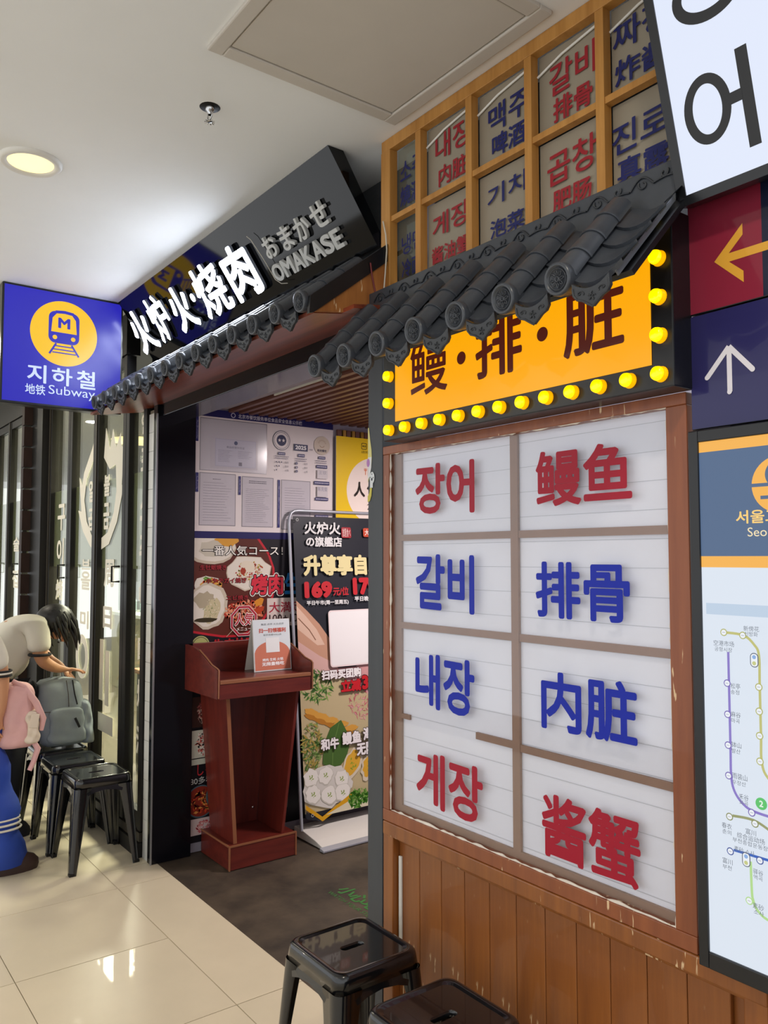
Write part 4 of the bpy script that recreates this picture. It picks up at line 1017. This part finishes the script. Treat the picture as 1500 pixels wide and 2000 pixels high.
put('side_panel', panel(1.868, 1.800, .016, -4.03, -3.755, -3.715, .118, .862), 'mahog', s, .0015)
put('side_panel', panel(2.140, 2.205, .016, -4.03, -3.755, -3.715, .118, .862), 'mahog', s, .0015)
put('panel_edge', MB().add([(-3.754, 1.866, .12), (-3.754, 1.886, .12), (-3.7535, 1.886, .122), (-3.714, 1.818, .86), (-3.714, 1.798, .86), (-3.7135, 1.818, .86)], [(0, 1, 3, 4)]), 'edge', s)
put('front_panel', MB().prism([(1.884, .118), (2.14, .118), (2.205, .862), (1.816, .862)], -4.045, -4.03, 0), 'mahog', s, .0015)
put('tray_base', MB().box(-4.045, -3.66, 1.738, 2.255, .930, .945), 'mahogh', s)
put('tray_front', MB().box(-3.676, -3.66, 1.738, 2.255, .858, .932), 'mahogh', s, .001)
put('tray_lip', MB().box(-3.682, -3.656, 1.738, 2.255, .932, .950), 'edge', s, .002)
prof = [(-4.06, .862), (-3.66, .862), (-3.656, 1.0), (-3.665, 1.005), (-3.73, 1.018), (-3.80, 1.048), (-3.88, 1.078), (-3.96, 1.092), (-4.06, 1.096)]
put('tray_cheek', MB().prism(prof, 1.722, 1.738, 1), 'mahogh', s, .0015); put('tray_cheek', MB().prism(prof, 2.255, 2.271, 1), 'mahogh', s, .0015)
put('tray_back', MB().box(-4.062, -4.045, 1.722, 2.271, .862, 1.098), 'mahogh', s, .0015)
for y in (1.723, 2.256): put('cheek_edge', MB().tube([(-3.655, y + .007, .866), (-3.653, y + .007, 1.0), (-3.665, y + .007, 1.008), (-3.73, y + .007, 1.021), (-3.80, y + .007, 1.051), (-3.88, y + .007, 1.081)], .004, 5), 'edge', s)
for y, z in ((1.93, .19), (2.118, .19)): put('screw', MB().lathe([(0, .002), (.006, .001), (.007, 0)], 10, Matrix.Translation((-4.028, y, z)) @ Matrix.Rotation(R(90), 4, 'Y')), 'chrome', s)
# table card
s = thing('counter_card', 'white and coral table card standing on the lectern tray', 'card', (-3.86, 2.13, .946))
CB = Vector((-3.845, 2.022, .9465)); CV = Vector((-.05, .010, .270)).normalized(); CU = Vector((.0, 1, -.0)).normalized()
q = lambda u, v, w=0: tuple(CB + CU * u + CV * v + Vector((w, 0, 0)))
put('card', MB().add([q(0, 0), q(.226, 0), q(.226, .275), q(0, .275), q(0, 0, -.004), q(.226, 0, -.004), q(.226, .275, -.004), q(0, .275, -.004)], [(0, 1, 2, 3), (7, 6, 5, 4), (0, 4, 5, 1), (1, 5, 6, 2), (2, 6, 7, 3), (3, 7, 4, 0)]), 'whitepl', s)
put('back_leg', MB().add([q(.0, .275, -.005), q(.226, .275, -.005), (-3.955, 2.248, .9465), (-3.955, 2.022, .9465)], [(0, 1, 2, 3)]), 'whitepl', s)
P = Print(CB, CU, CV, .0015, .0002)
P.rect(.002, .002, .224, .273, 'd4dce0').rect(.006, .006, .220, .10, 'c87860').disc(.113, .09, .107, 'c87860', ry=.068)
P.text('美团 点评 大众点评', .05, .243, .19, .254, '5c6468', 0).text('扫一扫领福利', .035, .203, .200, .228, 'c05848', .04).text('望京悠唐MALL店', .062, .187, .172, .197, '8c9494', 0).rect(.075, .098, .157, .176, 'e4e6e6')
P.text('烤肉 生蚝 火锅', .05, .052, .175, .068, 'f4ecec', .03).text('无限量畅吃', .046, .028, .180, .048, 'f4ecec', .04)
P.build('printed_face', 'print', s)
# floor lettering
P = Print((0, 0, -.003), (1, 0, 0), (0, 1, 0), .0008, .0001)
P.text('小心地滑', -3.24, 2.13, -2.86, 2.22, '3c7c3c', .03).text('WATCH YOUR STEP', -3.24, 2.09, -2.9, 2.115, '3c7c3c', 0)
tag(P.build('floor_lettering', 'print'), 'green lettering on the dark entrance floor', 'lettering')
# paw sticker on the charcoal post
s = thing('paw_sticker', 'small cream and yellow paw shaped sticker on the charcoal post', 'sticker', (-2.19, 1.572, 1.92))
P = Print((0, 1.5715, 0), (1, 0, 0), (0, 0, 1), .0005, .0003)
P.poly([(-2.192, 1.985), (-2.187, 1.985), (-2.180, 1.945), (-2.172, 1.91), (-2.170, 1.88), (-2.173, 1.85), (-2.182, 1.82), (-2.192, 1.80)], 'd4cc88').poly([(-2.192, 1.885), (-2.171, 1.885), (-2.173, 1.85), (-2.182, 1.82), (-2.192, 1.81)], 'dcdce0').disc(-2.190, 1.867, .009, 'b07cb8', ry=.014, n=20)
P.poly([(-2.192, 1.755), (-2.192, 1.735), (-2.180, 1.738), (-2.171, 1.755), (-2.168, 1.78), (-2.178, 1.785), (-2.183, 1.765)], 'c8bc50').disc(-2.167, 1.815, .0135, 'd8dce0', ry=.020, n=20).rect(-2.178, 1.782, -2.162, 1.805, 'd8dce0').disc(-2.168, 1.810, .005, '4c5058', n=12)
for x, z in ((-2.176, 1.817), (-2.167, 1.827), (-2.159, 1.815)): P.disc(x, z, .0022, '4c5058', n=8)
P.build('print', 'print', s)

# ================================================================== CEILING FITTINGS
s = thing('downlight', 'round recessed downlight glowing warm in the white ceiling', 'lamp', (-2.957, .661, CEIL))
Xd = Matrix.Translation((-2.957, .661, CEIL))
put('trim_ring', MB().lathe([(.075, -.004), (.080, -.012), (.095, -.014), (.103, -.006), (.104, 0)], 40, Xd), 'whitepl', s)
put('lens', MB().lathe([(0, -.007), (.076, -.006)], 40, Xd), 'lens', s)
s = thing('sprinkler', 'small chrome sprinkler head in a dark hole in the ceiling', 'sprinkler', (-2.264, 1.02, CEIL))
Xd = Matrix.Translation((-2.264, 1.02, CEIL))
put('hole', MB().lathe([(0, -.0015), (.03, -.001), (.032, 0)], 20, Xd), 'frame', s)
put('stem', MB().lathe([(.014, 0), (.014, -.010), (.008, -.014), (.006, -.024)], 12, Xd), 'chrome', s)
put('yoke', MB().tube([(-2.276, 1.02, CEIL - .014), (-2.279, 1.02, CEIL - .03), (-2.264, 1.02, CEIL - .045), (-2.249, 1.02, CEIL - .03), (-2.252, 1.02, CEIL - .014)], .002, 6), 'chrome', s)
df = MB().lathe([(0, -.046), (.007, -.047), (.009, -.045)], 12, Xd)
for k in range(10):
    a = k * .628; df.tube([(-2.264 + .008 * math.cos(a), 1.02 + .008 * math.sin(a), CEIL - .046), (-2.264 + .017 * math.cos(a), 1.02 + .017 * math.sin(a), CEIL - .047)], .0015, 4)
put('deflector', df, 'chrome', s)

# ================================================================== METAL STOOLS


def rsq(h, r, z, n=48, hy=None):
    """rounded square loop"""
    out = []
    hy = hy or h
    for q_, (sx, sy) in enumerate(((1, 1), (-1, 1), (-1, -1), (1, -1))):
        for k in range(n // 4):
            a = R(90 * q_ + 90 * k / (n // 4 - 1)); out.append((sx * (h - r) + r * math.cos(a), sy * (hy - r) + r * math.sin(a), z))
    return out


def make_stool():
    t = thing('metal_stool', '', 'stool', (0, 0, 0), 0, 'black metal stools outside the restaurant')
    H = .45; seat = MB()
    seat.loops([rsq(.011, .0105, H - .020, hy=.036), rsq(.011, .0105, H - .009, hy=.036), rsq(.014, .013, H - .006, hy=.039)]); seat.loops([rsq(.014, .013, H - .006, hy=.039), rsq(.060, .022, H - .006, hy=.070), rsq(.112, .028, H - .006)], False); seat.loops([rsq(.112, .028, H - .006), rsq(.119, .030, H - .003), rsq(.126, .032, H), rsq(.133, .034, H - .002), rsq(.138, .036, H - .008), rsq(.140, .036, H - .018), rsq(.144, .036, H - .048), rsq(.1425, .035, H - .048), rsq(.139, .035, H - .02)])
    put('seat', seat, 'stool', t, local=True)
    ap = MB()
    for k in range(4):
        X = Matrix.Rotation(R(90 * k), 4, 'Z')
        ap.add([(.1425, -.10, H - .046), (.1425, .10, H - .046), (.148, .085, H - .082), (.1475, .05, H - .070), (.1465, 0, H - .064), (.1475, -.05, H - .070), (.148, -.085, H - .082)], [(0, 1, 2, 3, 4, 5, 6)], X=X)
    put('apron', ap, 'stool', t, local=True)
    for k in range(4):
        L = []
        for i in range(9):
            f = i / 8; z = H - .048 - (H - .048) * f; c = .1445 + .028 * f; s_ = .078 - .046 * (f ** .8); r = .026 - .008 * f
            o = [(c - s_, c)] + [(c - r + r * math.sin(a), c - r + r * math.cos(a)) for a in [R(15 * j) for j in range(7)]] + [(c, c - s_)]
            inn = [(x_ - .003 if j > 3 else x_, y_ - .003 if j < 6 else y_) for j, (x_, y_) in enumerate(o)]
            L.append([(x_, y_, z) for x_, y_ in o] + [(x_, y_, z) for x_, y_ in reversed(inn)])
        mb = MB().loops(L, True, Matrix.Rotation(R(90 * k), 4, 'Z'), cap1=True)
        lg = put('leg', mb, 'stool', t, local=True)
        put('foot_cap', MB().box(.146, .174, .146, .174, 0, .014, X=Matrix.Rotation(R(90 * k), 4, 'Z')), 'frame', lg, .003, local=True)
    br = MB()
    for a in (45, -45): br.box(-.17, .17, -.010, .010, H - .085, H - .082, X=Matrix.Rotation(R(a), 4, 'Z'))
    put('brace', br, 'stool', t, local=True)
    return t


s0 = make_stool()
s0.location = (-1.955, 1.348, 0); s0.rotation_euler = (0, 0, R(0)); s0['label'] = 'black metal stool in front of the charcoal post, its whole seat in view'
for loc, rz, lb in (((-1.528, 1.322, 0), 0, 'black metal stool at the bottom edge in front of the wooden planks'),
                    ((-4.298, 1.352, 0), 0, 'black metal stool nearest the white tile strip, right end of the far row'),
                    ((-4.648, 1.335, 0), 0, 'black metal stool between the end stool and the grey backpack'),
                    ((-4.996, 1.345, 0), 0, 'black metal stool under the grey backpack'),
                    ((-5.346, 1.345, 0), 0, 'black metal stool beyond the grey backpack beside the dark trousers'),
                    ((-5.70, 1.345, 0), 0, 'farthest black metal stool along the glass doors')):
    dup(s0, loc, rz, lb)


# ================================================================== PEOPLE AND BAGS
def skinned(name, nodes, edges, m, parent, sub=2):
    """one continuous surface grown round a skeleton; nodes: (x,y,z,radius) or (x,y,z,rx,ry)"""
    me = bpy.data.meshes.new(name); me.from_pydata([n[:3] for n in nodes], edges, [])
    o = link(name, me, parent); me.materials.append(M[m])
    md = o.modifiers.new('skin', 'SKIN'); md.use_smooth_shade = True
    sv = me.skin_vertices[0].data
    for i, n in enumerate(nodes): sv[i].radius = (n[3], n[4] if len(n) > 4 else n[3])
    sv[0].use_root = True
    sd = o.modifiers.new('smooth', 'SUBSURF'); sd.levels = sub; sd.render_levels = sub
    return o


class Skel:
    def __init__(s): s.n = []; s.e = []

    def chain(s, pts, start=None):
        prev = start
        for p in pts:
            s.n.append(p); i = len(s.n) - 1
            if prev is not None: s.e.append((prev, i))
            prev = i
        return prev


def hand(sk, wrist_i, base, d, n, side, size=1.0):
    """palm and five separate fingers; d = finger direction, n = palm normal, side = thumb side"""
    b = Vector(base); d = Vector(d).normalized(); n = Vector(n).normalized(); t = Vector(side).normalized()
    palm = sk.chain([(*(b + d * .035 * size), .019 * size, .013 * size), (*(b + d * .070 * size), .023 * size, .011 * size)], wrist_i)
    for k, (off, L) in enumerate(((.024, .068), (.008, .078), (-.008, .072), (-.023, .056))):
        p0 = b + d * .082 * size + t * off * size; r = .0082 * size
        sk.chain([(*p0, r), (*(p0 + d * L * .45 * size - n * .004 * size), r * .95), (*(p0 + d * L * .78 * size - n * .012 * size), r * .9), (*(p0 + d * L * size - n * .022 * size), r * .75)], palm)
    p0 = b + d * .030 * size + t * .026 * size
    sk.chain([(*p0, .010 * size), (*(p0 + (d + t) * .022 * size), .009 * size), (*(p0 + (d * 1.5 + t * .9) * .030 * size - n * .006 * size), .008 * size)], palm - 1)


def face(parent, c, f, up, r=.085):
    """nose, eyes, brows, mouth and ears; c head centre, f facing direction"""
    c = Vector(c); f = Vector(f).normalized(); up = Vector(up).normalized(); s_ = f.cross(up)
    def E(p, rx, ry, rz):
        X = Matrix.Translation(c + s_ * p[0] + f * p[1] + up * p[2]) @ Matrix((s_, f, up)).transposed().to_4x4() @ Matrix.Diagonal((rx, ry, rz, 1))
        return X
    sph = [(math.sin(a), -math.cos(a)) for a in [math.pi * k / 8 for k in range(9)]]
    mb = MB(); mb.lathe(sph, 12, E((0, r * .98, -.005), .010, .016, .020)).lathe(sph, 12, E((r * .92, -.005, 0), .008, .016, .026)).lathe(sph, 12, E((-r * .92, -.005, 0), .008, .016, .026))
    put('face_features', mb, 'skin', parent)
    mb = MB()
    for q_ in (-1, 1): mb.lathe(sph, 10, E((q_ * .030, r * .90, .012), .011, .006, .005))
    mb.lathe(sph, 10, E((0, r * .93, -.042), .020, .006, .005))
    put('eyes_and_mouth', mb, 'trim', parent)


def hair(parent, c, rad, down, strands, seed=3, hang=.12, dirn=(0, 0, -1)):
    rd = random.Random(seed); c = Vector(c); mb = MB()
    sph = [(math.sin(a), -math.cos(a)) for a in [math.pi * k / 14 for k in range(15)]]
    mb.lathe(sph, 28, Matrix.Translation(c) @ Matrix.Diagonal((*rad, 1)))
    for k in range(strands):
        a = rd.uniform(0, 6.283); e = rd.uniform(-.5, .9)
        p = c + Vector((rad[0] * math.cos(a) * math.cos(e), rad[1] * math.sin(a) * math.cos(e), rad[2] * math.sin(e)))
        dn = Vector(dirn).normalized(); out = (p - c).normalized()
        L = hang * rd.uniform(.6, 1.1)
        q1 = p + out * .006 + dn * L * .4; q2 = q1 + dn * L * .35 - out * .004; q3 = q2 + dn * L * .3 - out * .012
        mb.tube([p - out * .006, q1, q2, q3], [.011, .010, .007, .002], 5)
    put('hair', mb, 'hair', parent)


# --- person bending over the backpack
p = thing('person', 'person in a white T-shirt with dark cuffs bending over a grey backpack', 'person', (-5.0, 1.02, 0))
sk = Skel()
X = -5.0
sk.chain([(X, .985, .93, .115), (X, 1.04, 1.03, .10), (X, 1.11, 1.11, .115), (X, 1.185, 1.155, .09), (X, 1.245, 1.172, .05), (X, 1.285, 1.168, .062), (X, 1.325, 1.150, .082), (X, 1.345, 1.105, .066), (X, 1.352, 1.072, .04)])
n_ = sk.chain([(X + .14, 1.185, 1.145, .052), (X + .15, 1.195, 1.02, .044), (X + .15, 1.215, .962, .040), (X + .125, 1.275, .925, .033), (X + .095, 1.325, .905, .024)], 3)
hand(sk, n_, (X + .095, 1.325, .905), (-.05, 1, -.10), (0, .1, 1), (-1, 0, 0), .95)
n_ = sk.chain([(X - .14, 1.20, 1.13, .050), (X - .14, 1.26, 1.01, .042), (X - .10, 1.31, .94, .036), (X - .03, 1.35, .915, .026)], 3)
hand(sk, n_, (X - .03, 1.35, .915), (.3, .6, -.7), (.7, .2, .6), (-.5, .5, 0), .95)
for sx in (-1, 1): sk.chain([(X + sx * .085, .985, .86, .088), (X + sx * .095, 1.07, .50, .060), (X + sx * .095, 1.04, .10, .042), (X + sx * .10, 1.12, .045, .035)], 0)
skinned('body', sk.n, sk.e, 'skin', p)
sk = Skel()
sk.chain([(X, .965, .90, .150), (X, 1.03, 1.01, .138), (X, 1.10, 1.105, .140), (X, 1.18, 1.152, .108), (X, 1.232, 1.170, .066)])
sk.chain([(X, 1.05, .93, .13), (X, 1.10, .86, .105)], 1)
for sx in (-1, 1): sk.chain([(X + sx * .13, 1.185, 1.145, .072), (X + sx * .148, 1.192, 1.075, .068), (X + sx * .152, 1.196, 1.008, .068)], 3)
skinned('t_shirt', sk.n, sk.e, 'tshirt', p)
cf = MB()
cf.tube([(X + .151 + .056 * math.cos(a), 1.197 + .056 * math.sin(a), 1.004) for a in [k * .3142 for k in range(20)]], .008, 6, closed=True)
put('sleeve_cuff', cf, 'trim', p)
cf = MB(); cf.tube([(X - .151 + .056 * math.cos(a), 1.197 + .056 * math.sin(a), 1.004) for a in [k * .3142 for k in range(20)]], .008, 6, closed=True)
put('sleeve_cuff', cf, 'trim', p)
sk = Skel(); sk.chain([(X, .97, .88, .142)])
for sx in (-1, 1): sk.chain([(X + sx * .08, .985, .80, .108), (X + sx * .095, 1.07, .50, .088), (X + sx * .095, 1.04, .10, .07)], 0)
skinned('trousers', sk.n, sk.e, 'trousers', p)
for sx in (-1, 1): put('shoe', MB().loops([[(X + sx * .098 + .042 * w * math.cos(a), 1.07 + .115 * w * math.sin(a), z) for a in [k * .3927 for k in range(16)]] for w, z in ((.95, .0), (1, .02), (.95, .045), (.75, .075), (.5, .095))], cap0=True, cap1=True), 'trim', p)
face(p, (X, 1.33, 1.135), (0, .55, -.80), (0, .80, .55), .078)
hair(p, (X, 1.312, 1.188), (.092, .105, .092), 0, 70, 3, .14, (0, .35, -1))

# --- person at the left edge
p = thing('person', 'person in a striped-cuff white shirt and blue striped trousers at the left edge', 'person', (-4.5, .86, 0))
X = -4.52
sk = Skel()
sk.chain([(X, .80, .80, .12), (X, .79, .94, .11), (X, .78, 1.10, .12), (X, .775, 1.20, .10), (X, .765, 1.29, .052), (X, .76, 1.35, .07), (X, .755, 1.42, .088), (X, .755, 1.48, .06)])
n_ = sk.chain([(X + .16, .80, 1.19, .05), (X + .175, .875, 1.06, .042), (X + .175, .90, .955, .036), (X + .16, .90, .82, .030), (X + .15, .885, .74, .024)], 3)
hand(sk, n_, (X + .15, .885, .74), (0, .1, -1), (1, 0, 0), (0, 1, 0), .9)
n_ = sk.chain([(X - .16, .80, 1.19, .05), (X - .18, .80, .96, .038), (X - .16, .86, .76, .026)], 3)
hand(sk, n_, (X - .16, .86, .76), (0, .1, -1), (-1, 0, 0), (0, 1, 0), .9)
for sx, ya in ((1, .93), (-1, .84)): sk.chain([(X + sx * .09, .82, .72, .085), (X + sx * .10, .87, .42, .058), (X + sx * .115, ya, .10, .04), (X + sx * .13, ya + .08, .04, .032)], 0)
skinned('body', sk.n, sk.e, 'skin', p)
sk = Skel(); sk.chain([(X, .80, .78, .142), (X, .79, .94, .132), (X, .78, 1.10, .142), (X, .775, 1.20, .115), (X, .768, 1.262, .066)])
for sx in (-1, 1): sk.chain([(X + sx * .15, .80, 1.195, .072), (X + sx * .175, .855, 1.09, .068), (X + sx * .178, .879, .982, .072)], 3)
skinned('shirt', sk.n, sk.e, 'tshirt', p)
for dz, mt in ((0, 'trim'), (.012, 'tshirt'), (.022, 'trim')):
    put('sleeve_stripe', MB().tube([(X + .178 + .060 * math.cos(a), .880 + .060 * math.sin(a), .972 + dz) for a in [k * .3142 for k in range(20)]], .0055, 6, closed=True), mt, p)
for sx, ya in ((1, .93), (-1, .84)):
    def leg_c(z): t = (.76 - z) / .70; return (X + sx * (.09 + .03 * t), .82 + (ya - .82) * t, z)
    L = []
    for j in range(18):
        z = .78 - .74 * j / 17; c = leg_c(z); r = .10 + .012 * math.sin(j * 1.3) - .008 * math.sin(j * .45) + (.012 if z < .2 else 0)
        L.append([(c[0] + r * .95 * math.cos(a), c[1] + r * (1.0 + .04 * math.sin(3 * a + j)) * math.sin(a), z) for a in [k * .2618 for k in range(24)]])
    lg = put('trouser_leg', MB().loops(L, cap0=True, cap1=True), 'blue', p)
    for z in (.262, .238, .214):
        c = leg_c(z); tt = []
        put('white_stripe', MB().tube([(c[0] + .104 * math.cos(a), c[1] + .110 * math.sin(a), z + .010 * math.cos(a)) for a in [k * .2618 for k in range(24)]], .0055, 5, closed=True), 'tshirt', lg)
    put('shoe', MB().loops([[(X + sx * .135 + .05 * w * math.cos(a) + .01, ya + .045 + .125 * w * math.sin(a), z) for a in [k * .3927 for k in range(16)]] for w, z in ((.95, .0), (1, .02), (.97, .045), (.8, .07), (.5, .085))], cap0=True, cap1=True), 'shoe', p)
face(p, (X, .757, 1.41), (0, 1, 0), (0, 0, 1), .085)
hair(p, (X, .745, 1.435), (.098, .105, .10), 0, 50, 5, .10)


def softbag(name, c, h, m, parent, seed=1, pw=3.2, tilt=0, amp=.012, cuts=22):
    """soft filled bag: rounded box with creases"""
    rd = random.Random(seed); ph = [rd.uniform(0, 6) for _ in range(6)]; mb = MB(); L = []
    for i in range(cuts + 1):
        v = -1 + 2 * i / cuts; zz = math.copysign(abs(v) ** .85, v)
        w = max(.02, (1 - abs(v) ** 8)) ** .4 * (1 - .10 * v)
        ring = []
        for k in range(36):
            a = 2 * math.pi * k / 36; cx, cy = math.cos(a), math.sin(a)
            q_ = (abs(cx) ** pw + abs(cy) ** pw) ** (-1 / pw)
            cr = 1 + amp / h[0] * .35 * (math.sin(3 * a + 5 * v + ph[0]) + math.sin(7 * a - 6 * v + ph[1]) * .6 + math.sin(11 * v + 2 * a + ph[2]) * .5)
            ring.append((c[0] + h[0] * w * q_ * cx * cr, c[1] + h[1] * w * q_ * cy * cr + tilt * zz * h[2], c[2] + h[2] * zz))
        L.append(ring)
    mb.loops(L, cap0=True, cap1=True)
    return put(name, mb, m, parent)


b = thing('backpack', 'grey backpack with black zips standing on a stool', 'bag', (-4.96, 1.35, .452))
softbag('main_compartment', (-4.96, 1.345, .655), (.085, .130, .20), 'bag', b, 2, 6, -.10, .005)
softbag('side_pocket', (-4.93, 1.475, .59), (.065, .040, .13), 'bag', b, 5, 2.6, -.1)
softbag('front_pocket', (-4.875, 1.36, .585), (.022, .098, .105), 'bag', b, 7, 6, -.05, .003)
softbag('back_panel', (-4.99, 1.215, .66), (.070, .018, .18), 'trousers', b, 9, 3, -.10)
put('zip', MB().tube([(-4.885, 1.39, .84), (-4.872, 1.40, .76), (-4.868, 1.415, .70)], .004, 6), 'trim', b)
put('zip_pull', MB().box(-.004, .004, -.006, .006, -.03, .03, X=Matrix.Translation((-4.842, 1.41, .60)) @ Matrix.Rotation(R(25), 4, 'X')), 'trim', b)
put('seam', MB().tube([(-4.874, 1.235, .672), (-4.868, 1.30, .668), (-4.867, 1.38, .668), (-4.876, 1.445, .672)], .002, 5).tube([(-4.872, 1.37, .67), (-4.872, 1.365, .76), (-4.885, 1.355, .84)], .002, 5), 'shoe', b)
put('carry_loop', MB().tube([(-4.96, 1.29, .845), (-4.96, 1.295, .885), (-4.96, 1.325, .895), (-4.96, 1.35, .88), (-4.96, 1.355, .845)], .008, 8), 'bag', b)
b = thing('backpack', 'pink and cream backpack hanging behind the person at the left edge', 'bag', (-4.42, .985, .60))
softbag('main_compartment', (-4.44, .985, .755), (.10, .085, .165), 'pinkbag', b, 12, 2.8, .02)
softbag('side_pocket', (-4.385, 1.045, .70), (.06, .038, .085), 'creambag', b, 13, 2.6)
put('strap', MB().tube([(-4.40, .96, .93), (-4.37, 1.01, .90), (-4.345, 1.06, .82), (-4.34, 1.095, .74), (-4.35, 1.09, .68)], [.012, .016, .018, .016, .010], 8), 'pinkbag', b)
put('strap_end', MB().tube([(-4.37, 1.04, .66), (-4.35, 1.075, .59), (-4.345, 1.055, .53), (-4.34, 1.035, .49)], [.012, .016, .014, .012], 8), 'pinkbag', b)
put('label_flap', MB().box(-.004, .004, -.02, .02, -.035, .035, X=Matrix.Translation((-4.325, 1.05, .735)) @ Matrix.Rotation(R(-8), 4, 'X')), 'creambag', b, .003)
